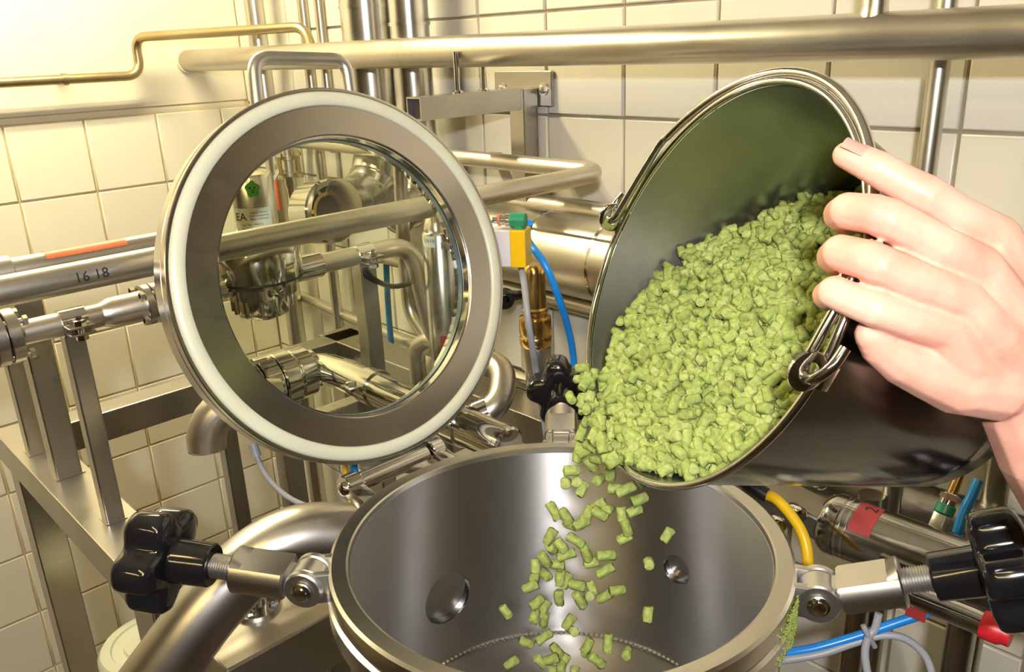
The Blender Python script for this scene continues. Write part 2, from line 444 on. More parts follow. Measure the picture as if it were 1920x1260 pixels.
# ------------------------------------------------------------------ swing bolts with black star knobs (modelled along +X, pin along Y)
def star_knob_bm():
    bm = B(); n = 100; prof = [(0, .002), (.5, .001), (.8, 0), (.93, .0025), (.985, .006), (1, .011), (1, .028), (.985, .033), (.93, .0365), (.8, .039), (.5, .038), (0, .037)]
    rings = []
    for f, x in prof:
        ring = []
        for i in range(n):
            a = 2*math.pi*i/n; c_ = math.cos(5*a)
            lob = .0445 + .0068*(c_*(1.0-.35*c_)) if c_ > 0 else .0445 + .0105*c_
            # deep rounded scallops between five broad lobes
            k = max(0, min(1, (f-.5)/.4)); r = f*(.032+(lob-.032)*k)
            ring.append(bm.verts.new((x, r*math.cos(a), r*math.sin(a))) if f > 0 else None)
        if f == 0: v = bm.verts.new((x, 0, 0)); ring = [v]*n
        rings.append(ring)
    for A, Bq in zip(rings, rings[1:]):
        for i in range(n):
            j = (i+1) % n; q = []
            for v in (A[i], A[j], Bq[j], Bq[i]):
                if v not in q: q.append(v)
            bm.faces.new(q)
    return bm
def make_clamp():
    t = thing('clamp_bolt', 'x', 'clamp')
    bm = B(); cyl(bm, (0, -.0095, 0), (0, .0095, 0), .0165, 28, .001); bar(bm, (0, 0, 0), (.022, 0, 0), .018, .02, (0, 1, 0), .001)
    obj('eye', bm, LUGM, t, local=True)
    bm = lathe(B(), [(0, 0), (.0195, 0), (.021, .0015), (.021, .0485), (.0195, .05), (0, .05)], (.018, 0, 0), (1, 0, 0), 48)
    for s in (-1, 1):                                           # milled flats on the cylinder
        g = [v for v in bm.verts]
        bmesh.ops.bisect_plane(bm, geom=bm.verts[:]+bm.edges[:]+bm.faces[:], plane_co=(.058, 0, 0), plane_no=(1, 0, 0))
        break
    for v in bm.verts:
        if v.co.x < .0585:
            for s in (-1, 1):
                if v.co.z*s > .0128: v.co.z = .0128*s
    obj('block', bm, STEEL, t, local=True, angle=20)
    bm = B(); pts = [(.066, 0, 0)]; rs = [.01]; x = .066
    while x < .1: pts += [(x+.0009, 0, 0), (x+.0016, 0, 0)]; rs += [.0112, .0097]; x += .0022
    tube(bm, pts, rs, 20); obj('threaded_rod', bm, LUGM, t, local=True, angle=80)
    bm = lathe(B(), [(.0105, .0), (.018, 0), (.0195, .0015), (.0205, .04), (.025, .052)], (.09, 0, 0), (1, 0, 0), 40)
    obj('hub', bm, BLACK, t, local=True)
    bm = star_knob_bm(); bmesh.ops.translate(bm, vec=(.124, 0, 0), verts=bm.verts); obj('star_knob', bm, BLACK, t, local=True, angle=50)
    return t
cl = make_clamp()
labs = ['black star knob on a swing bolt at the left of the tank flange',
        'black star knob on a swing bolt behind the tank, beside the blue hose',
        'black star knob on a swing bolt right of the tank, beside the red cap']
roll = [8, 8, 15]
for i, ((az, el), E) in enumerate(zip(CL, CLAMP_E)):
    t = cl if i == 0 else copy_tree(cl)
    t['label'] = labs[i]; t['group'] = 'swing bolts with star knobs round the tank flange'
    a = math.radians(az); e = math.radians(el)
    if i == 0: a = math.radians(LEFT_AZ)
    xd = V((math.cos(a)*math.cos(e), math.sin(a)*math.cos(e), math.sin(e))); yd = V((-math.sin(a), math.cos(a), 0)); zd = xd.cross(yd)
    M = Matrix((xd, yd, zd)).transposed().to_4x4() @ Matrix.Diagonal((1.06, 1.06, 1.06, 1) if i == 0 else (1.04, 1.04, 1.04, 1)); M.translation = E; t.matrix_world = M
    for k in t.children:
        if k.name.startswith('star_knob'): k.rotation_euler = (math.radians(roll[i]), 0, 0)

# ------------------------------------------------------------------ the lid: steel ring round a sight glass, tipped back on its hinge
LC = V((-.8082, .5227, -.2488)); LN = V((.9599, -.0251, .2791)).normalized(); LT = .036
lid = thing('lid', 'round steel tank lid with sight glass and white gasket, standing open', 'lid', LC-LN*LT*.5)
LY = V((0, 0, 1)); LY = (LY-LN*LY.dot(LN)).normalized(); LX = LY.cross(LN)      # in-plane up and sideways
def Lp(a, r, h):                                               # angle from up (degrees, towards LX), radius, height over the front face
    a = math.radians(a); return LC + (LY*math.cos(a)+LX*math.sin(a))*r + LN*h
bm = lathe(B(), [(.1655, -.001), (.1665, 0), (.1985, 0), (.1985, -.004), (.2165, -.004), (.2165, 0), (.219, 0), (.22, -.001), (.22, -.011), (.2185, -.012), (.2185, -.0135), (.22, -.0145), (.22, -LT+.002), (.218, -LT), (.1665, -LT), (.1645, -LT+.002), (.1645, -.017), (.1655, -.016)], LC, LN, 160, closed=True)
obj('ring', bm, LIDM, lid, angle=25)
bm = lathe(B(), [(.199, -.004), (.199, .001), (.2005, .003), (.207, .0044), (.213, .0033), (.2156, .0008), (.2156, -.004)], LC, LN, 160, closed=True); obj('gasket', bm, GASKET, lid, angle=60)
bm = lathe(B(), [(.1655, -.003), (.1645, -.0145), (.1635, -.0145), (.1638, -.003)], LC, LN, 128, closed=True); obj('bezel', bm, CHROME, lid, angle=25)
bm = lathe(B(), [(.1643, -.0155), (.1643, -.023), (.1622, -.0232), (.1622, -.0152)], LC, LN, 128, closed=True); obj('blue_reflection_ring', bm, BLUE_REFL, lid)  # added ring that carries the painted blue reflection round the glass
bm = lathe(B(), [(0, -.0235), (.1643, -.0235), (.1643, -.0335), (0, -.0335)], LC, LN, 96); obj('glass', bm, GLASS, lid, smooth=False)
A0 = -31.5
for_h = []
pa, pb = at(480, 185, .97), at(657, 165, .97)
def on_lid(px, py, h):                                         # where the sight line meets the lid's plane at height h
    d = ray(px, py); t_ = (LC+LN*h).dot(LN)/d.dot(LN); return d*t_
hm = -LT*.55
h0, h1, h2, h3 = on_lid(482, 190, hm), on_lid(474, 108, hm), on_lid(648, 112, hm), on_lid(656, 168, hm)
bm = B(); tube(bm, fillet([h0-(h1-h0)*.12, h1, h2, h3-(h2-h3)*.12], .022), .0078, 20); obj('handle', bm, LUGM, lid, label='bent rod handle welded on top of the lid')
# hinge: leaf under the lid, knuckle with pin, fork on the tank
hb = T(.262, 181, -.012); ht = Lp(180, .222, -.02)
tg = (T(.262, 182, -.012)-T(.262, 180, -.012)).normalized()
bm = B(); bar(bm, Lp(180, .212, -.026), hb-V((0, 0, .004)), .012, .085, tg, .003); obj('hinge_leaf', bm, STEEL, lid)
bm = B(); cyl(bm, hb-tg*.05, hb+tg*.05, .011, 24, .002); obj('hinge_knuckle', bm, POLISH, lid)
for s in (-1, 1):
    bm = B(); bar(bm, T(.215, 181, -.024)+tg*.062*s, hb+tg*.062*s, .016, .02, tg, .002); cyl(bm, hb+tg*(.062*s-.009), hb+tg*(.062*s+.009), .015, 24, .001); obj('hinge_lug', bm, POLISH, tank)
    bm = B(); lathe(bm, [(.008, 0), (.008, .003), (.005, .006), (0, .0065)], hb+tg*.071*s, tg*s, 20); obj('hinge_pin', bm, CHROME, tank)

# ------------------------------------------------------------------ the bucket
BC = V((-.3189, .488, -.1632)); BN = V((-.4111, -.8128, .4129)).normalized(); BL, RB, RR = .235, .1, .145
bucket = thing('bucket', 'tilted steel bucket of green hop pellets with a wire bail handle', 'bucket', BC-BN*BL)
E1 = V((.87, -.49, -.11)); E1 = (E1-BN*E1.dot(BN)).normalized(); E2 = BN.cross(E1).normalized()
if E2.z < 0: E2 = -E2
def Bp(a, r, d):                                               # angle from the lug axis (towards up), radius, depth below the rim
    a = math.radians(a); return BC + (E1*math.cos(a)+E2*math.sin(a))*r - BN*d
def rad(d): return RR-(RR-RB)*d/BL
t_ = .0011
bm = lathe(B(), [(rad(d), -d) for d in (.003, .05, .1, .15, .2, BL-.008)]+[(RB-.006, -BL+.001), (RB-.012, -BL), (0, -BL)], BC, BN, 128); obj('body', bm, BUCKO, bucket)
bm = lathe(B(), [(rad(d)-t_, -d) for d in (.002, .05, .1, .15, .2, BL-.01)]+[(RB-.012, -BL+.004), (0, -BL+.003)], BC, BN, 128); obj('inner_wall', bm, BUCKI, bucket, label='brushed inside of the bucket dusted green')
bm = B(); tube(bm, [Bp(a, RR+.0012, 0) for a in range(0, 360, 3)], .0028, 12, closed=True); obj('rim', bm, POLISH, bucket)
EARH = .0095; ears = []
for a in (180, 0):
    rd = (Bp(a, 1, 0)-BC).normalized(); c0 = Bp(a, RR+.003, -EARH); ears.append(c0)
    bm = lathe(B(), [(.0062, -.0014), (.0118, -.0014), (.0123, -.001), (.0123, .001), (.0118, .0014), (.0062, .0014)], c0, rd, 36, closed=True)
    tgx = BN.cross(rd).normalized()
    bar(bm, c0-BN*.009, c0-BN*.02-rd*.0012, .016, .0022, rd, .0004)
    obj('ear', bm, CHROME, bucket)
# bail: a half hoop lying round the upper rim, its ends hooked through the ears
tilt = -.068
up = (E2*math.cos(tilt)+BN*math.sin(tilt)).normalized(); mid = (ears[0]+ears[1])*.5
ea = (ears[1]-ears[0]).normalized(); half = (ears[1]-ears[0]).length/2
RA = .153
hoop = []
for k in range(6, 35):
    a = math.pi*k/40
    hoop.append(mid - ea*math.cos(a)*RA + up*(math.sin(a)*RA))
def hook(e, s):                                                # passes through the ear hole and curls back up
    o_ = ea*s
    return [e+o_*.010+up*.021-BN*.004, e+o_*.0115+up*.010-BN*.002, e+o_*.0075-up*.001, e-up*.003, e-o_*.0052+up*.003, e-o_*.006+up*.014]
path = hook(ears[0], -1) + [p for p in hoop] + hook(ears[1], 1)[::-1]
bm = B(); tube(bm, smooth_path(path, 4), .0033, 12); obj('bail', bm, POLISH, bucket)

# ------------------------------------------------------------------ hop pellets: flat-sloped fill in the bucket, some falling
HN = V((-.124, -.61, .785)).normalized(); HP = BC + V((-.116, .069, -.051))
def pellet_mesh(seed, L, r, mat):
    rnd = random.Random(seed); bm = B(); n = 9; hs = [-.5, -.45, -.2, .15, .45, .5]; rings = []
    bend = rnd.uniform(-.05, .05); ph = rnd.random()*6
    for k, h in enumerate(hs):
        f = .72 if k in (0, len(hs)-1) else 1; ring = []
        for i in range(n):
            a = 2*math.pi*i/n; rr = r*f*(1+.06*math.sin(2*a+ph+k)+rnd.uniform(-.07, .07))
            z = h*L + (rnd.uniform(-.05, .05)*L if k in (0, 1, 4, 5) else 0)
            ring.append(bm.verts.new((rr*math.cos(a)+bend*L*(h*h*4-.5), rr*math.sin(a), z)))
        rings.append(ring)
    for A, Bq in zip(rings, rings[1:]):
        for i in range(n): bm.faces.new((A[i], A[(i+1) % n], Bq[(i+1) % n], Bq[i]))
    c = bm.verts.new(V((0, 0, -L*.46))); d = bm.verts.new(V((0, 0, L*.46)))
    for i in range(n): bm.faces.new((rings[0][(i+1) % n], rings[0][i], c)); bm.faces.new((rings[-1][i], rings[-1][(i+1) % n], d))
    for f in bm.faces: f.smooth = True
    for e in bm.edges:
        if len(e.link_faces) == 2 and e.calc_face_angle(0) > .95: e.smooth = False
    me = bpy.data.meshes.new('hop_pellet'); bm.to_mesh(me); bm.free(); me.materials.append(mat); return me
PM = [pellet_mesh(i, [.0095, .011, .0125, .0085, .014, .0105, .012, .0075][i % 8], .0038, HOPS[i % 4]) for i in range(16)]
def rand_rot(nrm, flat=1.0):
    t_ = V((random.gauss(0, 1), random.gauss(0, 1), random.gauss(0, 1))); t_ = (t_-nrm*t_.dot(nrm)).normalized()
    d = (t_+nrm*random.gauss(0, .35/flat)).normalized()
    return d.to_track_quat('Z', 'Y') @ Quaternion((0, 0, 1), random.random()*6.28)
HX = BN.cross(HN).normalized(); HY = HN.cross(HX)
if HX.dot(RGT) < 0: HX = -HX; HY = -HY
if HY.z < 0: HY = -HY
def inside(p, m):
    d = -(p-BC).dot(BN); q = (p-BC)+BN*d; return d, rad(max(d, 0))-m-q.length
heap = []; step = .0062
for layer, dz in enumerate((-.011, -.0065, -.001)):
    for iu in range(-34, 35):
        for iv in range(-34, 35):
            p = HP + HX*(iu*step+random.uniform(-.5, .5)*step*1.2) + HY*(iv*step+random.uniform(-.5, .5)*step*1.2)
            if layer == 2 and random.random() < .45: continue
            if layer == 1 and random.random() < .25: continue
            hump = .004*math.sin(p.x*60+p.y*35)+.003*math.sin(p.z*90+p.x*20)
            p = p + HN*(dz+hump*.6+random.gauss(0, .0014))
            d, m = inside(p, .0045)
            if m > 0 and d > -.004: heap.append(p)
            elif m > -.004 and -.012 < d <= 0 and p.z < -.2: heap.append(p)    # spilling over the pouring lip
# pellets of the heap: the nearest, largest-looking ones are single objects, the rest one mass
vis = sorted(heap, key=lambda p: (p.dot(FWD)/(1) - (p-HP).dot(HN)*6))
singles = vis[:172]; rest = vis[172:]
def put_pellet(p, q, label, group, s=1.0):
    o = bpy.data.objects.new('hop_pellet', random.choice(PM)); C.objects.link(o); o.location = p
    o.rotation_mode = 'QUATERNION'; o.rotation_quaternion = q; o.scale = (s, s, s)
    return tag(o, label, 'hop pellet', group)
for p in singles:
    put_pellet(p, rand_rot(HN), 'green hop pellet lying on the heap inside the tilted bucket', 'hop pellets heaped in the bucket', random.uniform(.9, 1.12))
bm = B()
# the dusty bed under the visible pellets
N = 26; grid = {}
for i in range(-N, N+1):
    for j in range(-N, N+1):
        p = HP+HX*i*.0085+HY*j*.0085-HN*.013; d, m = inside(p, .002)
        if m > 0 and d > 0: grid[i, j] = bm.verts.new(p+HN*random.uniform(-.001, .001))
for (i, j) in grid:
    k = [(i, j), (i+1, j), (i+1, j+1), (i, j+1)]
    if all(q in grid for q in k): bm.faces.new([grid[q] for q in k])
me = bpy.data.meshes.new('hop_heap'); bm.to_mesh(me); bm.free()
vs = [v.co[:] for v in me.vertices]; fs = [tuple(p.vertices) for p in me.polygons]; mi = [4]*len(fs); sm = [True]*len(fs)
for p in rest:
    m0 = random.choice(PM); q = rand_rot(HN); s = random.uniform(.9, 1.12); base = len(vs); mt = HOPS.index(m0.materials[0])
    for v in m0.vertices: vs.append((p+q @ (v.co*s))[:])
    for f in m0.polygons: fs.append(tuple(base+i for i in f.vertices)); mi.append(mt); sm.append(f.use_smooth)
bpy.data.meshes.remove(me); me = bpy.data.meshes.new('hop_heap'); me.from_pydata(vs, [], fs)
for m in HOPS: me.materials.append(m)
me.materials.append(DUST)
me.polygons.foreach_set('material_index', mi); me.polygons.foreach_set('use_smooth', sm); me.update()
hp = bpy.data.objects.new('hop_heap', me); C.objects.link(hp); tag(hp, 'mass of green hop pellets filling the tilted bucket', 'hops'); hp['kind'] = 'stuff'
# falling pellets: below the pouring lip, in the upright plane that holds the lip
LA, LB = V((-.438, .508, -.242)), V((-.344, .434, -.295)); ln = V((LB.y-LA.y, -(LB.x-LA.x), 0)).normalized()
if ln.dot(FWD) < 0: ln = -ln
ln = (ln*.3+V((FWD.x, FWD.y, 0)).normalized()*.7).normalized(); LM = (LA+LB)/2
falling = [(1295,127,0),(1262,195,9),(1322,190,9),(1355,232,60),(1400,90,-50),(1335,20,80),(1490,70,-70),(1512,140,90),(1445,180,9),(1545,230,0),(1600,235,25),(1712,177,40),(1677,290,20),(1195,355,-60),(1262,385,-60),(1290,430,-20),(1350,425,25),(1385,370,60),(1440,325,30),(1500,348,9),(1455,370,-30),(1577,375,90),(1648,355,20),(1603,448,-70),(1595,505,30),(1835,490,55),(1175,497,60),(1180,565,9),(1235,548,-50),(1318,520,-30),(1265,602,20),(1145,630,-60),(1215,655,0),(1235,690,-80),(1375,590,-70),(1405,645,10),(1488,605,0),(1485,690,30),(1730,648,9),(1092,665,90),(1088,710,80),(1150,715,9),(1065,780,25),(1230,735,90),(1265,745,60),(1325,772,-10),(1225,842,-85),(1340,855,-60),(1410,790,-70),(1395,832,9),(1480,835,30),(1552,800,5),(1725,935,85),(925,920,-55),(1100,870,40),(1140,905,60),(1085,950,9),(1140,965,80),(1280,980,50),(1305,1030,9),(1040,1095,-20),(1140,1065,30),(1210,1140,-50),(1385,1112,60),(1375,1145,9),(1435,1195,-40),(1500,1100,88),(1605,1155,9),(957,1210,30),(1120,1200,-50),(1180,1190,20),(1255,1195,60),(1235,1238,9),(1205,1250,0),(1310,1256,9)]
for a, b_, ang in falling:
    d = ray(640+a/3, 840+b_/3); t_ = (LM+ln*random.uniform(-.015, .015)).dot(ln)/d.dot(ln); p = d*t_
    if ang == 9: dr = (RGT*random.gauss(0, .5)+UPV*random.gauss(0, .5)-FWD*1.2).normalized(); me = PM[random.choice((0, 3, 7, 5))]
    else: g = math.radians(ang); dr = (RGT*math.cos(g)+UPV*math.sin(g)+FWD*random.uniform(-.35, .35)).normalized(); me = PM[random.choice((1, 2, 4, 6, 10, 9))]
    o = put_pellet(p, dr.to_track_quat('Z', 'Y'), 'green hop pellet falling from the bucket lip into the tank', 'hop pellets falling into the tank', 1.16); o.data = me
for a, b_ in [(1070, 746), (1093, 768), (1090, 812), (1100, 790), (1094, 848), (1108, 838), (1120, 862), (1086, 852)]:
    d = ray(a, b_); t_ = LM.dot(ln)/d.dot(ln)
    put_pellet(d*t_, rand_rot(HN), 'green hop pellet tumbling off the left edge of the bucket', 'hop pellets tumbling off the left edge of the bucket')

for k in range(46):                                             # the crowd of pellets rolling over the pouring lip itself
    s = random.uniform(.25, 1.02); p = LA.lerp(LB, s)
    arc = BC + (p-BC).normalized()*RR                            # on the rim circle below the chord
    p = p.lerp(arc, random.uniform(.55, 1.08)) + BN*random.uniform(-.004, .010) + HN*random.uniform(0, .006)
    put_pellet(p, rand_rot(HN), 'green hop pellet rolling over the pouring lip of the bucket', 'hop pellets on the pouring lip', random.uniform(.95, 1.15))

# ------------------------------------------------------------------ the hand on the bucket
def hp_(x, y, d, r): return (at(x, y, d), r)
def chain(bm, pts):
    for (a, ra), (b_, rb) in zip(pts, pts[1:]):
        n = max(2, int((b_-a).length/.0035))
        for k in range(n+1):
            s = k/n; bmesh.ops.create_icosphere(bm, subdivisions=2, radius=ra+(rb-ra)*s, matrix=Matrix.Translation(a.lerp(b_, s)))
FIN = {
 'index':  [(1868, 446, .462, .0135), (1800, 408, .452, .0118), (1738, 368, .447, .0117), (1690, 342, .449, .0105), (1645, 316, .452, .0101), (1612, 300, .456, .0092), (1587, 291, .459, .0078)],
 'middle': [(1836, 505, .450, .0135), (1760, 462, .440, .0120), (1668, 412, .437, .0118), (1640, 402, .440, .0112), (1590, 396, .451, .0107), (1578, 402, .462, .0102), (1590, 414, .478, .0092)],
 'ring':   [(1800, 562, .447, .0130), (1725, 532, .437, .0118), (1650, 498, .434, .0116), (1622, 486, .438, .0110), (1576, 474, .449, .0105), (1564, 482, .460, .0098), (1578, 494, .475, .0088)],
 'pinky':  [(1768, 618, .448, .0122), (1705, 600, .440, .0108), (1640, 578, .437, .0106), (1612, 568, .441, .0100), (1564, 548, .450, .0094), (1552, 554, .459, .0086), (1562, 564, .471, .0076)],
}
bm = B()
for f in FIN.values(): chain(bm, [hp_(*q) for q in f])
W = hp_(1905, 720, .475, .027)
wr = at(1905, 722, .478)
for k in ('index', 'middle', 'ring', 'pinky'):                  # the palm: metacarpals fanning from the wrist
    x, y, d, r = FIN[k][0]
    wx, wy = {'index': (1930, 640), 'middle': (1922, 668), 'ring': (1905, 695), 'pinky': (1880, 712)}[k]
    chain(bm, [hp_(x, y, d, r), hp_((x+wx)/2+(0 if k != 'pinky' else -22), (y+wy)/2+(0 if k != 'pinky' else 10), d+.012, r*1.32), hp_(wx, wy, .478, .0185)])
chain(bm, [hp_(1790, 520, .458, .013), hp_(1800, 600, .460, .015), hp_(1850, 600, .468, .02), hp_(1870, 540, .468, .017), hp_(1850, 480, .462, .014)])
chain(bm, [hp_(1636, 628, .449, .0098), hp_(1652, 652, .452, .0112), hp_(1690, 676, .456, .014), hp_(1740, 695, .462, .0165), hp_(1800, 715, .468, .02), hp_(1860, 720, .476, .022)])    # fleshy edge of the hand
chain(bm, [hp_(1900, 560, .48, .0165), hp_(1850, 470, .49, .013), hp_(1790, 420, .497, .0105), hp_(1740, 390, .5, .0085)])      # thumb behind the bucket wall
el = at(2260, 1240, .60)
chain(bm, [hp_(1905, 690, .480, .0245), hp_(1925, 760, .488, .0265), hp_(1965, 840, .497, .0295), hp_(2060, 980, .525, .035), (el, .042)])
chain(bm, [hp_(1935, 650, .480, .0235), hp_(1965, 740, .488, .0265), hp_(2010, 830, .497, .0285)])
me = bpy.data.meshes.new('person'); bm.to_mesh(me); bm.free()
person = bpy.data.objects.new('person', me); C.objects.link(person)
md = person.modifiers.new('r', 'REMESH'); md.mode = 'VOXEL'; md.voxel_size = .0011
md = person.modifiers.new('s', 'SMOOTH'); md.iterations = 9; md.factor = .5
bpy.context.view_layer.update()
me2 = bpy.data.meshes.new_from_object(person.evaluated_get(bpy.context.evaluated_depsgraph_get()))
person.modifiers.clear(); person.data = me2; me2.materials.clear(); me2.materials.append(SKIN)
me2.polygons.foreach_set('use_smooth', [True]*len(me2.polygons))
tag(person, 'bare left hand and forearm of a person gripping the bucket rim', 'person')
# nail of the straight forefinger
tip, back = at(1584, 287, .4575), at(1640, 314, .451)
ax = (tip-back).normalized(); nn = (-FWD*.8+UPV*.62); nn = (nn-ax*nn.dot(ax)).normalized()
bm = sheet(.0105, .0125, 10); wrap(bm, tip-ax*.0035-nn*.0001, ax, .0083, nn)
for v in bm.verts: pass
bmesh.ops.solidify(bm, geom=bm.faces[:], thickness=.0006)
obj('fingernail', bm, NAIL, person)
# ------------------------------------------------------------------ pipework on the walls
def cut(z1, z0=0): return None
# thin brass-coloured pipe with a step in it
ya = onx(238, 150, -2.455).y
q1 = onx(60, 152, -2.455); z1 = q1.z
c2 = onx(252, 70, -2.455); r2 = ony(572, 50, 1.178); r3 = ony(588, 95, 1.178)
t = thing('stepped_pipe', 'thin brass-coloured pipe stepping up along the plaster of the left wall', 'pipe', (-2.455, .3, z1))
bm = B(); tube(bm, fillet([(-2.455, -.9, z1), (-2.455, c2.y, z1), (-2.455, c2.y, c2.z), (r2.x, 1.178, r2.z), (r3.x, 1.178, r3.z-.02)], [0, .042, .04, .05, 0], 9), .0125, 20); obj('tube', bm, DULLB, t)
for yy in (-.3, .75):
    bm = B(); ring_on(bm, (-2.455, yy, z1), (0, 1, 0), .0125, .012, .003); bar(bm, (-2.455, yy, z1), (DL+.0, yy, z1), .008, .008, bev=0); obj('pipe_clip', bm, DULLB, t)
# big horizontal pipe over the picture
BY, BZ, BR = 1.115, -.008, .0297
t = thing('header_pipe', 'big horizontal pipe running along the top of the tiled back wall', 'pipe', (-1.0, BY, BZ))
bm = B(); cyl(bm, (DL+.002, BY, BZ), (1.1, BY, BZ), BR, 48); obj('tube', bm, PIPE, t)
xs = ony(1640, 20, BY).x
bm = lathe(B(), [(.0185, BR-.006), (.0168, BR+.002), (.016, BR+.006), (.0157, .6)], (xs, BY, BZ), (0, 0, 1), 28); obj('branch', bm, PIPE, t)
for px in (765, 790):
    xw = ony(px, 90, BY).x; bm = B(); ring_on(bm, (xw, BY, BZ), (1, 0, 0), BR-.0004, .003, .0006); obj('weld_seam', bm, FRAME, t)
bm = lathe(B(), [(BR, 0), (BR+.006, 0), (BR+.006, .008), (BR, .008)], (DL, BY, BZ), (1, 0, 0), 40, closed=True); obj('wall_collar', bm, PLASTER, t)
# upright pipes at the back
def upright(name, label, px, py, yw, r, z0, z1=CZ, mat=PIPE, group=None):
    q = ony(px, py, yw); bm = B(); cyl(bm, (q.x, yw, z0), (q.x, yw, z1), r, 28)
    return tag(obj(name, bm, mat), label, 'pipe', group)
upright('upright_pipe', 'upright steel pipe in the room corner beside the lid handle', 480, 40, 1.20, .026, FZ)
upright('upright_pipe', 'bright upright pipe left of the two ventilation ducts, behind the stepped pipe', 571, 40, 1.225, .0145, -.9)
upright('upright_pipe', 'slim upright pipe close beside the ventilation duct, above the lid rim', 601, 40, 1.19, .0125, -.245)
q = ony(1757, 160, 1.195)
bm = lathe(B(), [(0, -1.25), (.0135, -1.25), (.0135, .045), (.0125, .06), (.0125, CZ), (0, CZ)], (q.x-.0, 1.195, 0), (0, 0, 1), 28)
tag(obj('upright_pipe', bm, PIPE), 'upright pipe behind the header pipe, right of the bucket rim', 'pipe')
# ventilation ducts
def duct(name, label, px, r, z0, elbow, yw=1.214):
    q = ony(px, 80, yw); t = thing(name, label, 'duct', (q.x, yw, z0))
    bm = B(); cyl(bm, (q.x, yw, z0), (q.x, yw, CZ), r, 40); obj('straight', bm, DUCT, t)
    z = z0+.012
    while z < CZ:
        bm = B(); ring_on(bm, (q.x, yw, z), (0, 0, 1), r-.0005, .007, .0035); obj('seam_ring', bm, DUCT, t); z += .31
    p0 = V((q.x, yw, z0)); dirs = [V((0, 0, -1)), elbow*.38+V((0, 0, -.92)), elbow*.71+V((0, 0, -.71)), elbow*.92+V((0, 0, -.38)), elbow]
    p = p0+V((0, 0, .03))
    for i, d in enumerate(dirs):
        d = d.normalized(); L = r*(.8 if i else .9); bm = B(); cyl(bm, p-d*.006, p+d*L, r*(1.0+.012*(i % 2)), 40); p = p+d*L
        ring_on(bm, p, d, r-.001, .006, .004); obj('elbow_segment', bm, DUCT, t)
    return t, p, elbow
elA = (ony(600, 405, 1.04)-ony(690, 360, 1.214)); elA.z = 0; elA.normalize()
t, p, e = duct('ventilation_duct', 'wider galvanised duct dropping behind the lid glass to an open elbow', 690, .059, -.225, elA)
# fan housing at the end of the elbow: a short drum with its dark mouth turned to the camera
fa = (-FWD*.62+RGT*.72-UPV*.05).normalized(); fc = ony(606, 398, 1.06)
bm = lathe(B(), [(0, -.05), (.06, -.05), (.076, -.035), (.078, .035), (.074, .04), (.062, .04), (.058, .02)], fc, fa, 44); obj('fan_housing', bm, POLISH, t)
bm = lathe(B(), [(0, .018), (.06, .018), (.06, .0185)], fc, fa, 36); obj('opening', bm, MOUTH_SHADE, t, label='dark disc painted as the shaded mouth of the fan housing')  # disc closes the drum; the shade inside is put into its colour
bm = B(); ring_on(bm, fc+fa*.024, fa, .04, .006, .008); obj('ring', bm, BRASS, t)
for k in range(6):
    a = k*60+20; x, y, _ = frame_of(fa); c = fc+(x*math.cos(math.radians(a))+y*math.sin(math.radians(a)))*.05+fa*.018
    bm = B(); nut(bm, c, fa, .006, .006); obj('bolt', bm, CHROME, t)
duct('ventilation_duct', 'narrower galvanised duct right of the wide one, beside the pipe bracket', 770, .0435, -.27, V((.35, -.94, 0)).normalized(), 1.203)

# wall bracket that carries the header pipe
ax_ = -1.262
t = thing('pipe_bracket', 'grey steel wall bracket with a plate and an open square arm under the header pipe', 'bracket', (ax_, 1.283, -.1))
pl0, pl1 = ony(928, 133, 1.281), ony(1037, 200, 1.281)
bm = box(B(), ((pl0.x+pl1.x)/2, 1.282, (pl0.z+pl1.z)/2), (pl1.x-pl0.x, .008, abs(pl0.z-pl1.z)), None, .002); obj('wall_plate', bm, FRAME, t, smooth=False)
for px in (942, 1019):
    c = ony(px, 167, 1.278); bm = B(); lathe(bm, [(0, 0), (.013, 0), (.013, .002), (0, .002)], c, (0, -1, 0), 20); nut(bm, c-V((0, .002, 0)), (0, -1, 0), .0085, .006); obj('bolt', bm, PIPE, t)
ae = onx(776, 205, ax_); aw = ony(985, 182, 1.28)
za = (ae.z+aw.z)/2; wA = .042
def open_tube(a, b, wd, th, mat, name, t):
    a, b = V(a), V(b); bm = B(); z = (b-a).normalized(); x = V((0, 0, 1)).cross(z)
    if x.length < .1: x = V((1, 0, 0))
    x.normalize(); y = z.cross(x); rings = []
    for c, s in ((a, wd/2), (b, wd/2), (b, wd/2-th), (a, wd/2-th)):
        rings.append([bm.verts.new(c+x*sx*s+y*sy*s) for sx, sy in ((1, 1), (-1, 1), (-1, -1), (1, -1))])
    for A, Bq in zip(rings, rings[1:]+rings[:1]):
        for i in range(4): bm.faces.new((A[i], A[(i+1) % 4], Bq[(i+1) % 4], Bq[i]))
    bmesh.ops.recalc_face_normals(bm, faces=bm.faces)
    return obj(name, bm, mat, t, smooth=False)
open_tube((ax_, ae.y, za), (ax_, 1.28, za), wA, .003, FRAME, 'arm', t)
bm = box(B(), (ax_, ae.y+.012, za), (wA-.006, .004, wA-.006)); obj('arm_plug', bm, RUBBER, t, smooth=False)
bm = bar(B(), (ax_+.004, 1.254, za+.02), (ax_+.004, 1.254, -.315), wA, wA, (0, 1, 0), .002); obj('post', bm, FRAME, t, smooth=False)
for dy in (-.034, .034):
    bm = B(); tube(bm, [(ax_, BY+dy, za+wA/2), (ax_, BY+dy, BZ)], .0055, 14); lathe(bm, [(.0055, 0), (.011, 0), (.011, .003), (.0055, .006)], (ax_, BY+dy, za+wA/2), (0, 0, 1), 16); obj('rod', bm, POLISH, t)

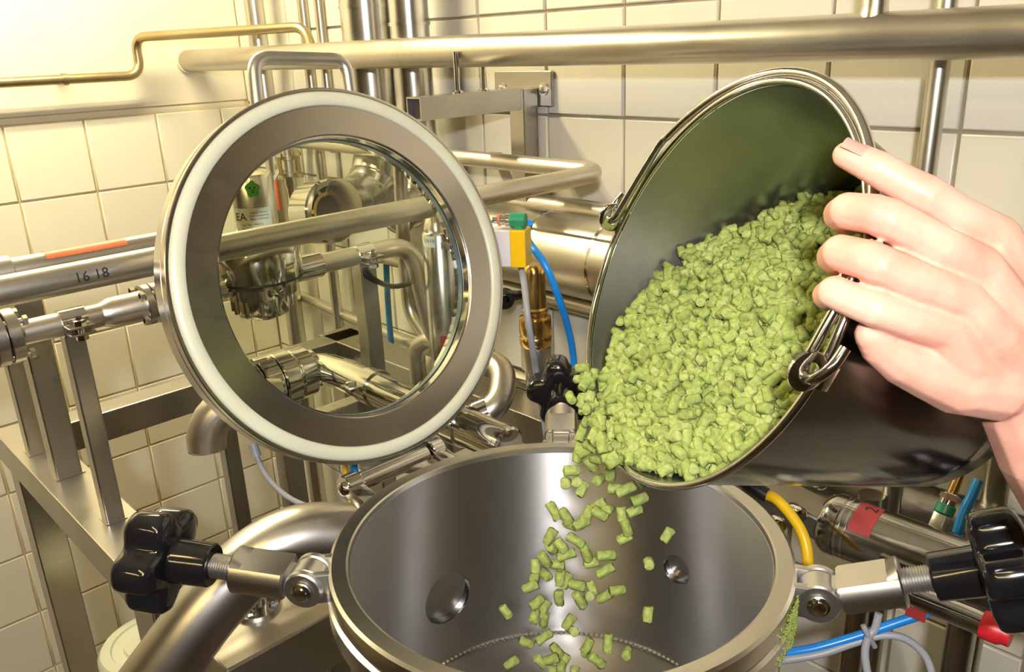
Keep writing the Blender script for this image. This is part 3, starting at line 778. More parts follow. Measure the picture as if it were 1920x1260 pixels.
# the pipe that turns the corner behind the lid (line one), its marking and brackets
L1X, L1Z, L1R = -.943, -.2155, .016
xe1 = ony(488, 262, 1.13).x
t = thing('corner_pipe', 'long steel pipe bent round the corner, marked 16 18, passing behind the lid glass', 'pipe', (L1X, .4, L1Z))
bm = B(); tube(bm, fillet([(L1X, -1.2, L1Z), (L1X, 1.13, L1Z), (xe1, 1.13, L1Z), (xe1, DB-.002, L1Z)], .05, 10), L1R, 28); obj('tube', bm, PIPE, t)
q = onx(165, 522, L1X); tm = text_mesh('16 18', .017); fc = (-q).normalized()
wrap(tm, (L1X, q.y, L1Z), (0, 1, 0), L1R+.0003, -q, 0, 0)
bm = tm
# letters run along the pipe: swap the wrap so that text x follows the axis
bm.free(); bm = text_mesh('16 18', .0155)
f = -q; f.y = 0; f.normalize(); upp = V((0, 1, 0)).cross(f)
if upp.z < 0: upp = -upp
for v in bm.verts:
    tt = v.co.y/L1R-.12; x_ = v.co.x; v.co = V((L1X, q.y+x_, L1Z))+(f*math.cos(tt)+upp*math.sin(tt))*(L1R+.0004)
obj('lettering', bm, FRAME, t, smooth=False).data.materials[0] = INK
for xx in (-1.38,):
    bm = bar(B(), (xx, 1.14, L1Z-.014), (xx, DB, L1Z-.014), .03, .01, bev=0); obj('wall_bracket', bm, FRAME, t, smooth=False)
# second pipe, partly hidden, with an orange strip
L2X, L2Z, L2R = -1.2, onx(0, 512, -1.2).z, .0165
t = thing('rear_pipe', 'pipe hidden behind the corner pipe, with an orange sticker on top', 'pipe', (L2X, .3, L2Z))
bm = B(); cyl(bm, (L2X, -1.2, L2Z), (L2X, .5, L2Z), L2R, 24); obj('tube', bm, PIPE, t)
y0, y1 = onx(85, 495, L2X).y, onx(236, 472, L2X).y
bm = lathe(B(), [(L2R+.0006, 0), (L2R+.0006, y1-y0)], (L2X, y0, L2Z), (0, 1, 0), 20, a0=-1.35, a1=1.0)
obj('sticker', bm, ORANGE, t)
y0 = onx(0, 500, L2X).y
bm = B(); cyl(bm, (L2X, y0-.1, L2Z), (L2X, y0+.012, L2Z), L2R+.004, 24, .001); obj('collar', bm, PIPE, t)
# third line: flanged pipe, saddle clamp, valve body, then an elbow down
L3X, L3Z, L3R = -1.1, onx(135, 603, -1.1).z, .0152
def y3(px, py): return onx(px, py, L3X).y
t = thing('flanged_pipe', 'flanged product pipe below the corner pipe, clamped on square posts', 'pipe', (L3X, .3, L3Z))
yA, yB, yC, yE = y3(8, 635), y3(283, 574), y3(135, 602), onx(752, 470, L3X).y
zb = onx(800, 640, -1.06).z
bm = B(); tube(bm, fillet([(L3X, -1.2, L3Z), (L3X, yE+.02, L3Z), (L3X+.0, yE+.055, zb-.02), (L3X+.05, yE+.12, zb-.06)], .055, 10), L3R, 24); obj('tube', bm, PIPE, t)
bm = lathe(B(), [(L3R, 0), (L3R+.0045, .012), (L3R+.0045, .05), (L3R+.006, .056)], (L3X, yB-.064, L3Z), (0, 1, 0), 28); obj('sleeve', bm, PIPE, t)
for yy, r, wd in ((yA, .034, .03), (yB, .0275, .022)):
    for k in (0, 1):
        bm = B(); cyl(bm, (L3X, yy-wd/2+k*wd*.52, L3Z), (L3X, yy-wd/2+k*wd*.52+wd*.46, L3Z), r, 32, .001); obj('flange', bm, FRAME, t)
    for k in range(4):
        a = math.radians(45+90*k); c = V((L3X+math.cos(a)*r*.86, yy-wd*.8, L3Z+math.sin(a)*r*.86))
        bm = B(); cyl(bm, c, c+V((0, wd*1.6, 0)), .0035, 10); nut(bm, c, (0, 1, 0), .0062, .005); nut(bm, c+V((0, wd*1.6, 0)), (0, -1, 0), .0062, .005); obj('bolt', bm, PIPE, t)
def saddle(t, yy, x=L3X, z=L3Z, r=L3R):
    bm = lathe(B(), [(r, 0), (r+.0028, 0), (r+.0028, .03), (r, .03)], (x, yy-.015, z), (0, 1, 0), 24, closed=True); obj('clamp_band', bm, POLISH, t)
    for dz in (.0025, -.006): 
        bm = box(B(), (x+r+.011, yy, z+dz-.002), (.026, .03, .0032), None, .001); obj('clamp_ear', bm, POLISH, t, smooth=False)
    bm = B(); nut(bm, (x+r+.014, yy, z+.002), (0, 0, 1), .0075, .006); cyl(bm, (x+r+.014, yy, z-.016), (x+r+.014, yy, z+.012), .004, 10); nut(bm, (x+r+.014, yy, z-.017), (0, 0, 1), .0075, .006); obj('bolt', bm, CHROME, t)
saddle(t, yC)
yP4 = y3(680, 480); saddle(t, yP4)

# valve on that line, with labelled actuator
vy = y3(487, 522)
t = thing('labelled_valve', 'round steel valve behind the lid glass with a white label on its actuator', 'valve', (L3X, vy, L3Z))
def zx(py, px=485): return (onx(px, py, L3X)).z + 0
VC = V((L3X, vy, 0))
bm = lathe(B(), [(0, zx(448)), (.06, zx(448)), (.0625, zx(452)), (.0625, zx(516)), (0, zx(516))], VC, (0, 0, 1), 48); obj('upper_body', bm, POLISH, t)
bm = B(); ring_on(bm, (L3X, vy, zx(518.5)), (0, 0, 1), .058, .002, .004); obj('gasket', bm, RUBBER, t)
bm = lathe(B(), [(0, zx(521)), (.0615, zx(521)), (.061, zx(527)), (.052, zx(531)), (.0515, zx(549)), (.042, zx(553)), (.0415, zx(578)), (.036, zx(588)), (.018, zx(592)), (.016, zx(598)), (0, zx(600))], VC, (0, 0, 1), 48); obj('lower_body', bm, POLISH, t)
for k in range(12):
    a = math.radians(k*30); c = V((L3X+math.cos(a)*.042, vy+math.sin(a)*.042, zx(553))); bm = B(); tube(bm, [c, V((c.x, c.y, zx(579)))], .0035, 8); obj('rib', bm, POLISH, t)
pc = onx(520, 536, L3X+.05); a_ = V((.75, -.66, 0))
bm = lathe(B(), [(.005, .02), (.005, .058), (.0095, .06), (.0105, .054), (.0105, .02)], (L3X, vy, zx(537)), (.97, -.1, 0), 24); obj('port', bm, CHROME, t)
bm = lathe(B(), [(0, .05), (.0052, .05), (.0052, .049)], (L3X, vy, zx(537)), (.97, -.1, 0), 16); obj('port_shade_disc', bm, RUBBER, t)  # black disc across the port, painted shade in place of a hole
AR = .0315; AC = V((L3X, vy+.007, 0))
bm = lathe(B(), [(0, zx(448)), (AR, zx(448)), (AR, zx(328)), (AR-.003, zx(322)), (0, zx(318))], AC, (0, 0, 1), 40); obj('actuator', bm, DUCT, t, label='shiny actuator cylinder with a label')
tw = -V((L3X, vy, 0))
zc, hh = (zx(382)+zx(452))/2, zx(382)-zx(452)
bm = sheet(.055, hh); wrap(bm, AC+V((0, 0, zc)), (0, 0, 1), AR+.0005, tw, 0, -.12); lab = obj('label', bm, PAPER, t)
def tx(s, sz, dx, dz, r=AR+.0009, c=None, tw_=None, mat=INK, sq=1, ang=-.12, par=None):
    bm = text_mesh(s, sz)
    for v in bm.verts: v.co.x += dx; v.co.y += dz
    wrap(bm, c if c is not None else AC+V((0, 0, zc)), (0, 0, 1), r, tw_ or tw, 0, ang, sq); obj('lettering', bm, mat, par or lab, smooth=False)
tx('EA', .0155, -.0175, hh/2-.012)
for i, s in enumerate(['Hygienic Process', 'Valve Components', 'Made in Germany']): tx(s, .0036, .009, hh/2-.006-i*.0045)
for i, s in enumerate(['Ser.-No. 196052', 'Item N. 9136008', 'Steuerluft max. 8 bar', 'Betriebsdruck 5,5 bar', 'CON 10']): tx(s, .0044, -.002, hh/2-.0225-i*.0066)
bm = B(); lathe(bm, [(0, 0), (.009, 0), (.0098, 0)], (0, 0, 0), (0, 0, 1), 20)
for v in bm.verts:
    k = 1+.12*math.sin(5*math.atan2(v.co.y, v.co.x)); v.co = V((v.co.x*k, v.co.y*k*1.15, 0))
wrap(bm, AC+V((0, 0, zx(347))), (0, 0, 1), AR+.0005, tw, 0, .03); stk = obj('sticker', bm, GREENL, t)
bm = B()
for dx, dz, r in ((-.003, .002, .0014), (.0028, .0024, .0014), (-.0012, -.0012, .001), (.0014, -.001, .001), (0, -.004, .0012)):
    b2 = bmesh.ops.create_circle(bm, cap_ends=True, segments=10, radius=r); bmesh.ops.translate(bm, verts=b2['verts'], vec=(dx, dz, 0))
wrap(bm, AC+V((0, 0, zx(347))), (0, 0, 1), AR+.001, tw, 0, .03); o = obj('sticker_marks', bm, INK, stk, smooth=False)
bm = B(); tube(bm, [(L3X, vy+.058, L3Z), (L3X, vy+.1, L3Z)], L3R+.004, 24); obj('outlet', bm, POLISH, t)
bm = B(); tube(bm, [(L3X, vy-.1, L3Z), (L3X, vy-.058, L3Z)], L3R+.004, 24); obj('inlet', bm, POLISH, t)

# sampling cock with an orange lever, hung from the corner pipe at the back
SX = ony(540, 300, 1.13).x
def zs(py, px=545): return ony(px, py, 1.13).z
t = thing('sampling_cock', 'small bolted sampling cock with an orange lever behind the lid glass', 'valve', (SX, 1.13, zs(300)))
bm = lathe(B(), [(0, -.215), (.015, -.215), (.015, zs(292)), (.02, zs(292)), (.02, zs(300)), (.017, zs(301)), (.017, zs(322)), (.021, zs(323)), (.021, zs(330)), (.017, zs(333)), (.015, zs(350)), (.0125, zs(354)), (.012, zs(368)), (.006, zs(375)), (.005, zs(381)), (.009, zs(384)), (0, zs(388))], (SX, 1.13, 0), (0, 0, 1), 24); obj('body', bm, PIPE, t)
for k in range(4):
    a = math.radians(20+90*k); c = V((SX+math.cos(a)*.034, 1.13+math.sin(a)*.034, 0)); bm = B(); tube(bm, [c+V((0, 0, zs(330))), c+V((0, 0, zs(290)))], .005, 10); nut(bm, c+V((0, 0, zs(332))), (0, 0, 1), .01, .008); nut(bm, c+V((0, 0, zs(292))), (0, 0, 1), .01, .008)
    bar(bm, V((SX, 1.13, zs(327))), c+V((0, 0, zs(327))), .012, .008, bev=0); bar(bm, V((SX, 1.13, zs(295))), c+V((0, 0, zs(295))), .012, .008, bev=0); obj('bolt', bm, DULLB, t)
p0 = ony(527, 310, 1.13); bm = B(); cyl(bm, (SX, 1.13, p0.z), p0+V((-.01, 0, 0)), .013, 16); bmesh.ops.create_icosphere(bm, subdivisions=2, radius=.019, matrix=Matrix.Translation(p0)); cyl(bm, p0+V((0, 0, -.03)), p0+V((0, 0, .045)), .011, 16); obj('side_gland', bm, DULLB, t)
q0, q1, q2 = ony(522, 322, 1.1), ony(515, 337, 1.09), ony(522, 393, 1.09)
bm = B(); tube(bm, [p0, q0, q1], .006, 10); obj('lever_stem', bm, PIPE, t)
bm = B(); tube(bm, [q1+V((0, 0, -.003)), q2], [.009, .0105], 14); obj('lever', bm, ORANGE, t, label='orange sleeve on the lever')

# actuator cylinder with the UV10 tag
ux = -1.02; up_, ub = onx(822, 432, ux), onx(822, 660, ux); UC = V((ux, up_.y, 0)); UR = .0268
t = thing('actuator_cylinder', 'upright steel cylinder tagged UV10 behind the right of the lid glass', 'actuator', (ux, up_.y, ub.z))
bm = lathe(B(), [(0, ub.z-.12), (UR*.9, ub.z-.12), (UR, ub.z-.1), (UR, up_.z-.004), (UR-.003, up_.z), (0, up_.z+.003)], UC, (0, 0, 1), 40); obj('body', bm, DUCT, t)
st = onx(822, 398, ux).z
bm = lathe(B(), [(.013, up_.z), (.011, up_.z+.012), (.0095, up_.z+.014), (.0095, st-.004), (.007, st), (0, st)], UC+V((-.004, -.002, 0)), (0, 0, 1), 24); obj('stem', bm, STEEL, t)
a, b_ = onx(834, 424, ux+.02), onx(840, 441, ux+.02)
bm = B(); tube(bm, [a, a.lerp(b_, .5), b_], [.002, .006, .0035], 12); obj('red_clip', bm, RED, t)
twU = -V((ux, up_.y, 0)); zt = onx(800, 452, ux).z
bm = sheet(.021, .018); wrap(bm, UC+V((0, 0, zt)), (0, 0, 1), UR+.0005, twU, 0, -.62); lab2 = obj('label', bm, PAPER, t)
tx('UV10', .0088, 0, 0, UR+.001, UC+V((0, 0, zt+.001)), twU, INK, .95, -.62, lab2)
bm = sheet(.016, .024, 8); wrap(bm, UC+V((0, 0, onx(815, 640, ux).z)), (0, 0, 1), UR+.0006, twU, 0, -.05); obj('sticker', bm, REDL, t)
q = onx(840, 690, ux); bm = B(); bar(bm, (ux, up_.y, ub.z-.11), (ux, up_.y, -.66), .03, .03, (0, 1, 0)); obj('foot', bm, FRAME, t)

# two parallel down pipes with sweeping feet left of the cylinder
py_ = 1.02
def on_y(px, py): return ony(px, py, py_)
one_pipe('swept_pipe', 'down pipe left of the tagged cylinder, sweeping right at its foot', [on_y(757, 380)+V((0, 0, .12)), on_y(757, 470), on_y(768, 585), on_y(815, 655), on_y(850, 680)], .0145, [0, .05, .06, .05, 0], PIPE)
# cane-shaped pipe
cy = .872
one_pipe('cane_pipe', 'cane-shaped pipe standing on the frame in the lower part of the lid glass', [ony(788, 760, cy), ony(780, 650, cy), ony(806, 636, cy), ony(850, 650, cy), ony(895, 672, cy)], .0162, [0, .045, .03, .05, 0], PIPE)
# elbow that shows right of the lid, with strap and dark leg
t = thing('strapped_elbow', 'steel pipe elbow with a strap on a dark leg, right below the lid', 'pipe', at(905, 740, 1.2))
bm = B(); tube(bm, fillet([at(862, 792, 1.27), at(938, 762, 1.27), at(946, 690, 1.31), at(880, 668, 1.36), at(840, 656, 1.38)], [0, .045, .05, .05, 0], 10), .0205, 24); obj('tube', bm, PIPE, t)
bm = B(); d = (at(938, 762, 1.27)-at(862, 792, 1.27)).normalized(); c = at(905, 775, 1.27); ring_on(bm, c, d, .0205, .02, .004); obj('strap', bm, POLISH, t)
bm = bar(B(), at(915, 778, 1.255), at(945, 875, 1.255), .034, .012, RGT, .002); obj('leg', bm, FRAME, t)

# coupling and the bright pipe running to the right, low in the glass
PZ = -.478; pA, pB = onz(612, 692, PZ), onz(955, 832, PZ)
dd = V((1, 0, 0)); yP = (pA.y*.6+pB.y*.4)
pA = ony(608, 690, yP); pB = ony(925, 818, yP); zP = (pA.z+pB.z)/2; pA.z = pB.z = zP
t = thing('coupled_pipe', 'bright steel pipe with a heavy coupling, low behind the lid glass', 'pipe', pA)
dirC = V((0, 1, 0)); cA = pA+V((-.012, -.17, -.005))
bm = B(); tube(bm, fillet([cA, pA+V((-.012, 0, -.005)), pA+V((.06, 0, 0)), V((pB.x+.02, yP, zP))], .045, 10), .0255, 28); obj('tube', bm, POLISH, t)
for a, b_, r in ((-.18, -.148, .033), (-.145, -.112, .043), (-.111, -.084, .0445), (-.082, -.054, .044), (-.052, -.024, .041), (-.023, -.012, .034)):
    bm = B(); c = pA+V((-.012, 0, -.005)); cyl(bm, c+V((0, a, 0)), c+V((0, b_, 0)), r, 40, .0025); obj('coupling_ring', bm, POLISH, t)
for k in range(6):
    a = math.radians(60*k+20); c = pA+V((-.012+math.cos(a)*.046, -.125, -.005+math.sin(a)*.042)); bm = B(); cyl(bm, c, c+V((0, .03, 0)), .005, 10); nut(bm, c, (0, 1, 0), .009, .007); obj('bolt', bm, CHROME, t)
for px, py in ((862, 790), (700, 725)):
    c = V((ony(px, py, yP).x, yP, zP)); bm = B(); ring_on(bm, c, (1, 0, 0), .0255, .026, .003)
    box(bm, c+V((.0, -.036, .012)), (.026, .024, .004)); nut(bm, c+V((0, -.038, .014)), (0, 0, 1), .008, .006); obj('pipe_clamp', bm, POLISH, t)
bm = B(); cyl(bm, V((pB.x-.03, yP, zP)), V((pB.x+.03, yP, zP)), .025, 28, .003); obj('end_collar', bm, POLISH, t)

# big lagged pipe and its neighbours on the back wall, right of the lid
bigz = ony(1060, 474, 1.19).z
t = thing('lagged_pipe', 'big shiny lagged pipe lying along the back wall behind the brass valve', 'pipe', (-1.0, 1.19, bigz))
bm = B(); cyl(bm, (-1.44, 1.185, bigz), (.45, 1.185, bigz), .079, 56, .004); obj('jacket', bm, PIPE, t)
for px in (1030, 1150):
    bm = B(); ring_on(bm, (ony(px, 470, 1.185).x, 1.185, bigz), (1, 0, 0), .0788, .006, .0016); obj('band', bm, POLISH, t)
bm = bar(B(), (-1.44, 1.13, bigz+.0565), (.45, 1.13, bigz+.0565), .008, .003, (0, 0, 1), 0); obj('seam', bm, POLISH, t, smooth=False)
zz = ony(1060, 566, 1.2).z
one_pipe('slim_pipe', 'slim pipe below the big lagged pipe along the back wall', [(-1.75, 1.2, zz), (.45, 1.2, zz)], .0185, 0, PIPE)
za_ = ony(1000, 400, 1.24).z
one_pipe('slim_pipe', 'slim pipe above the big lagged pipe with rust spots', [(-1.75, 1.255, za_+.015), (.45, 1.255, za_+.015)], .024, 0, PIPE)
bm = B(); c = ony(948, 556, 1.1); lathe(bm, [(.006, 0), (.02, .004), (.021, .02), (.012, .026)], c, (.6, -.8, 0), 20); bar(bm, c+V((0, 0, .01)), ony(972, 548, 1.05), .012, .006, bev=.001); tube(bm, [c+V((.012, -.016, 0)), V((c.x-.02, 1.2, zz))], .007, 10); tag(obj('cock_handle', bm, RUBBER), 'small black cock handle under the lagged pipe beside the lid', 'handle')

# brass safety valve
sy = 1.03; s0 = ony(1003, 505, sy)
def zv(py): return ony(1003+(py-505)*.03, py, sy).z
SC = V((ony(1003, 590, sy).x, sy, 0))
t = thing('safety_valve', 'brass safety valve standing on a steel socket between lid and bucket', 'valve', (SC.x, sy, zv(715)))
bm = lathe(B(), [(0, zv(496)), (0.0148, zv(496)), (0.0188, zv(502)), (0.0211, zv(512)), (0.0211, zv(575)), (0.0245, zv(578)), (0.0245, zv(583)), (0.0222, zv(586)), (0.0222, zv(592)), (0.0291, zv(595)), (0.0299, zv(603)), (0.0299, zv(622)), (0.0279, zv(628)), (0.0299, zv(632)), (0.0291, zv(644)), (0.0251, zv(650))], SC, (0, 0, 1), 40); obj('body', bm, BRASS, t)
for k in range(6):
    a = math.radians(60*k+10); c = SC+V((math.cos(a)*.022, math.sin(a)*.022, zv(626))); bm = B(); lathe(bm, [(0, 0), (.0055, 0), (.0055, .006), (.003, .0065), (.003, .004), (0, .004)], c, (math.cos(a), math.sin(a), 0), 14); obj('vent_hole', bm, BRASS, t)
bm = lathe(B(), [(0, zv(648)), (0.0268, zv(648)), (0.0279, zv(652)), (0.0279, zv(690)), (0.0217, zv(694)), (0.0217, zv(735)), (0, zv(735))], SC, (0, 0, 1), 40); obj('socket', bm, PIPE, t)
px_a = ony(860, 650, sy)
zpipe = zv(722)
one_pipe('drain_pipe', 'bright pipe under the brass safety valve, running out from behind the lid', [(SC.x-.24, sy, zpipe), (SC.x+.02, sy, zpipe), (SC.x+.4, sy, zpipe)], .021, 0, POLISH)

# proximity sensor box, its grey cable, blue hose
c = at(962, 462, 1.16); M = Matrix.Rotation(math.radians(30), 3, 'Z')
t = thing('sensor_box', 'white and yellow sensor box with a green connector beside the lid', 'sensor', c)
xa = M @ V((1, 0, 0)); ya_ = M @ V((0, 1, 0))
bm = box(B(), c-xa*.0145, (.03, .034, .051), M, .0012); obj('white_block', bm, WHITEP, t, smooth=False)
bm = box(B(), c+xa*.0115, (.0215, .0345, .0515), M, .0012); obj('yellow_block', bm, YELLOW, t, smooth=False)
ct = c+V((0, 0, .026+.011))
bm = B(); cyl(bm, c+V((0, 0, .0255))-xa*.006, c+V((0, 0, .0335))-xa*.006, .009, 20); bmesh.ops.translate(bm, verts=bm.verts, vec=xa*.016); cyl(bm, ct-xa*.002, ct+xa*.02, .0105, 24, .001); obj('connector', bm, GREENP, t, label='green push-in connector')
bm = lathe(B(), [(0, -.028), (.004, -.028), (.004, -.02), (.0075, -.02), (.0075, -.012), (.006, -.012), (.006, -.009), (.0085, -.009), (.0085, -.002), (0, -.002)], ct, xa, 20); obj('plug', bm, CHROME, t)
bm = B(); cyl(bm, ct-xa*.019, ct-xa*.0165, .0082, 20); obj('plug_ring', bm, ORANGE, t)
bm = bar(B(), c-xa*.02+V((0, 0, -.01)), UC+V((0, 0, (c-V((0, 0, .03))).z)), .02, .012); obj('bracket', bm, FRAME, t)
bm = B(); tube(bm, [c+xa*.01-V((0, 0, .026)), c+xa*.011-V((0, 0, .036))], .0048, 14); obj('cable_gland', bm, FRAME, t)
bm = B(); tube(bm, smooth_path([c+xa*.011-V((0, 0, .034)), at(984, 540, 1.155), at(990, 600, 1.15), at(1000, 660, 1.19), at(1006, 700, 1.23), at(1020, 790, 1.27), at(1030, 860, 1.28)]), .0047, 14); tag(obj('signal_cable', bm, GREYC), 'grey cable hanging from the yellow sensor box in front of the brass valve', 'cable')
bm = B(); tube(bm, smooth_path([c+xa*.02+ya_*.018+V((0, 0, .03)), at(990, 450, 1.19), at(1022, 496, 1.16), at(1048, 560, 1.18), at(1066, 620, 1.23), at(1075, 670, 1.27), at(1077, 730, 1.29), at(1075, 830, 1.3)]), .0053, 14); tag(obj('air_hose', bm, BLUE), 'blue air hose arching down behind the upper star knob', 'hose')

# ------------------------------------------------------------------ the pipe frame left of the tank
FT = -.6
t = thing('pipe_stand', 'square-tube steel frame under the pipes left of the tank', 'frame', (-1.2, .28, FZ))
def fb(name, a, b_, wx, wy, up=(0, 0, 1), mat=FRAME): return obj(name, bar(B(), a, b_, wx, wy, up, .002), mat, t, smooth=False)
nb = .285
fb('beam', (-1.59, nb, FT-.028), (-.90, nb, FT-.028), .07, .056)
fb('beam', (-1.545, nb+.035, FT-.0285), (-1.545, .99, FT-.0285), .056, .056)
fb('beam', (-1.59, .945, FT-.0285), (-.5, .945, FT-.0285), .075, .056)
for x, y in ((-1.55, nb), (-.985, nb), (-1.55, .945), (-.56, .945)): fb('leg', (x, y, FZ), (x, y, FT-.057), .052, .052, (0, 1, 0))
q = onz(440, 905, -.9); fb('leg', (-1.03, .945, FZ), (-1.03, .945, FT-.057), .04, .04, (0, 1, 0))
for (px, py, w_, top) in ((70, 846, .028, -.31), (125, 886, .036, -.29), (213, 972, .024, L3Z-.012)):
    q = onz(px, py, FT); fb('post', (q.x, q.y, FT-.002), (q.x, q.y, top), w_, w_, (0, 1, 0))
    bm = B(); box(bm, (q.x, q.y, FT+.0008), (w_*1.18, w_*1.18, .0012)); obj('weld_pad', bm, FRAME, t, smooth=False)
fb('post', (L3X, yP4, FT-.26), (L3X, yP4, L3Z-.012), .029, .029, (0, 1, 0))
a, b_ = onz(585, 792, FT+.03), onz(688, 737, FT+.03); b_ = V((a.x, b_.y, b_.z))
fb('cross_bar', a, b_, .03, .03); fb('leg', (a.x, b_.y-.015, FZ), (a.x, b_.y-.015, FT+.015), .028, .028, (0, 1, 0))
# posts seen below the lid
t2 = thing('floor_post', 'square floor post below the lid, nearer the cut elbow', 'post', (at(440, 900, 1.42).x, at(440, 900, 1.42).y, FZ))
q = at(440, 900, 1.42); obj('post', bar(B(), (q.x, q.y, FZ), (q.x, q.y, -.42), .026, .026, (0, 1, 0), .002), FRAME, t2, smooth=False)
obj('foot_plate', box(B(), (q.x, q.y, FZ+.004), (.09, .09, .008)), FRAME, t2, smooth=False)
t2 = thing('floor_post', 'wider floor post below the lid with a grey cable in front', 'post', (at(550, 910, 1.42).x, at(550, 910, 1.42).y, FZ))
q = at(550, 910, 1.42); obj('post', bar(B(), (q.x, q.y, FZ), (q.x, q.y, -.5), .034, .034, (0, 1, 0), .002), FRAME, t2, smooth=False)
obj('foot_plate', box(B(), (q.x, q.y, FZ+.004), (.09, .09, .008)), FRAME, t2, smooth=False)
# cut elbow (spout)
t2 = thing('spout_elbow', 'cut steel pipe elbow opening downwards under the lid', 'pipe', at(390, 800, 1.2))
e0 = at(388, 838, 1.2); bm = B(); pth = [e0]
for k in range(1, 9):
    a = math.radians(12*k); pth.append(e0+V((0, 0, 1))*math.sin(a)*.075+(RGT*.9+FWD*.45)*(1-math.cos(a))*.075)
pth.append(pth[-1]+(pth[-1]-pth[-2]).normalized()*.03)
tube(bm, pth, .0275, 28, caps=False); tube(bm, pth, .0255, 28, caps=False); lathe(bm, [(.0255, 0), (.0275, 0)], e0, (0, 0, 1), 28); obj('tube', bm, PIPE, t2)
# grey cable below the lid
bm = B(); tube(bm, smooth_path([at(476, 838, 1.36), at(484, 862, 1.36), at(505, 900, 1.35), at(545, 935, 1.34), at(600, 958, 1.33), at(660, 985, 1.32)]), .0045, 12)
tube(bm, [at(474, 832, 1.36), at(482, 856, 1.36)], .0075, 12); tag(obj('signal_cable', bm, GREYC), 'grey cable curving down below the lid in front of the post', 'cable')
for i, (m, lab, cat, px) in enumerate(((BLUE, 'blue hose standing in the gap below the lid hinge', 'hose', 668), (YELLOWC, 'yellow cable standing in the gap below the lid hinge', 'cable', 650))):
    bm = B(); tube(bm, smooth_path([at(px-4, 862, 1.25), at(px, 910, 1.25), at(px+8, 960, 1.25), at(px+10, 1030, 1.25)]), .006 if i == 0 else .0035, 12); tag(obj(('air_hose', 'sensor_cable')[i], bm, m), lab, cat)
bm = B(); tube(bm, smooth_path([ony(723, 468, 1.2), ony(727, 560, 1.2), ony(733, 640, 1.2), ony(740, 720, 1.2)]), .008, 12); tag(obj('air_hose', bm, BLUE), 'blue hose running down the wall behind the lid glass', 'hose')
bm = B(); tube(bm, smooth_path([at(684, 505, 1.3), at(700, 522, 1.32), at(720, 533, 1.36), at(742, 537, 1.4), at(775, 530, 1.45)]), .0045, 12); tag(obj('signal_cable', bm, RUBBER), 'thin black cable under the elbow behind the lid glass', 'cable')
one_pipe('sloping_pipe', 'pale sloping pipe on the back wall behind the lid glass', [ony(430, 498, 1.24), ony(540, 545, 1.24), ony(650, 592, 1.24), ony(800, 655, 1.24)], .0155, 0, PIPE)

# ------------------------------------------------------------------ lower left: thick curved pipe, box beam, sight flange, canister
t = thing('curved_pipe', 'thick steel pipe bending down in front of the left star knob side', 'pipe', at(420, 1080, .95))
t['label'] = 'thick bright pipe curving down from behind the tank past the left star knob'
pp = [at(720, 1010, 1.02), at(640, 1003, 1.0), at(560, 1008, .98), at(480, 1050, .96), at(400, 1130, .945), at(320, 1235, .935), at(200, 1400, .93), at(120, 1520, .93)]
bm = B(); tube(bm, smooth_path(pp, 12), .0385, 36); obj('tube', bm, STEEL, t)
for a, b_ in (((545, 1015, .978), (552, 1010, .979)), ((335, 1215, .937), (338, 1211, .937))):
    c = at(*a); bm = B(); ring_on(bm, c, at(*b_)-c, .0378, .003, .0012); obj('weld_seam', bm, STEEL, t)
bz = -.665
t = thing('support_box', 'wide steel box support under the left side of the tank', 'beam', onz(510, 1190, bz))
q0, q1, q2 = onz(398, 1232, bz), onz(640, 1105, bz), onz(530, 1200, bz)
bm = bar(B(), (q2.x-.06, q0.y, bz-.04), (q2.x-.06, q1.y+.12, bz-.04), .12, .08, bev=.003); obj('beam', bm, PIPE, t, smooth=False)
bm = B()
for yy in (q0.y+.035, q1.y): bm = bar(B(), (q2.x-.06, yy, bz-.08), (q2.x-.06, yy, FZ), .06, .06, (0, 1, 0)); obj('leg', bm, FRAME, t, smooth=False)
q = onz(482, 1140, bz)
t = thing('sight_flange', 'small polished flange with bolts standing on the wide box support', 'fitting', q)
bm = lathe(B(), [(0, 0), (.03, 0), (.03, .006), (.013, .008), (.013, .05), (.017, .052), (.017, .06), (0, .06)], q, (0, 0, 1), 36); obj('body', bm, CHROME, t)
for k in range(4):
    a = math.radians(45+90*k); bm = B(); nut(bm, q+V((math.cos(a)*.022, math.sin(a)*.022, .006)), (0, 0, 1), .006, .006); obj('bolt', bm, CHROME, t)
q = at(288, 1197, 1.45)
t = thing('canister', 'white plastic canister with a round lid at the foot of the tiles', 'canister', (q.x, q.y, FZ))
bm = lathe(B(), [(0, 0), (.09, 0), (.095, .01), (.095, q.z-FZ-.06), (.085, q.z-FZ-.03)], (q.x, q.y, FZ), (0, 0, 1), 36); obj('body', bm, WHITEP, t)
h = q.z-FZ
bm = lathe(B(), [(.085, h-.032), (.092, h-.03), (.092, h-.012), (.086, h-.004), (.07, h-.002), (.068, h-.006), (.05, h-.006), (.048, h), (0, h)], (q.x, q.y, FZ), (0, 0, 1), 36); obj('lid', bm, GASKET, t)

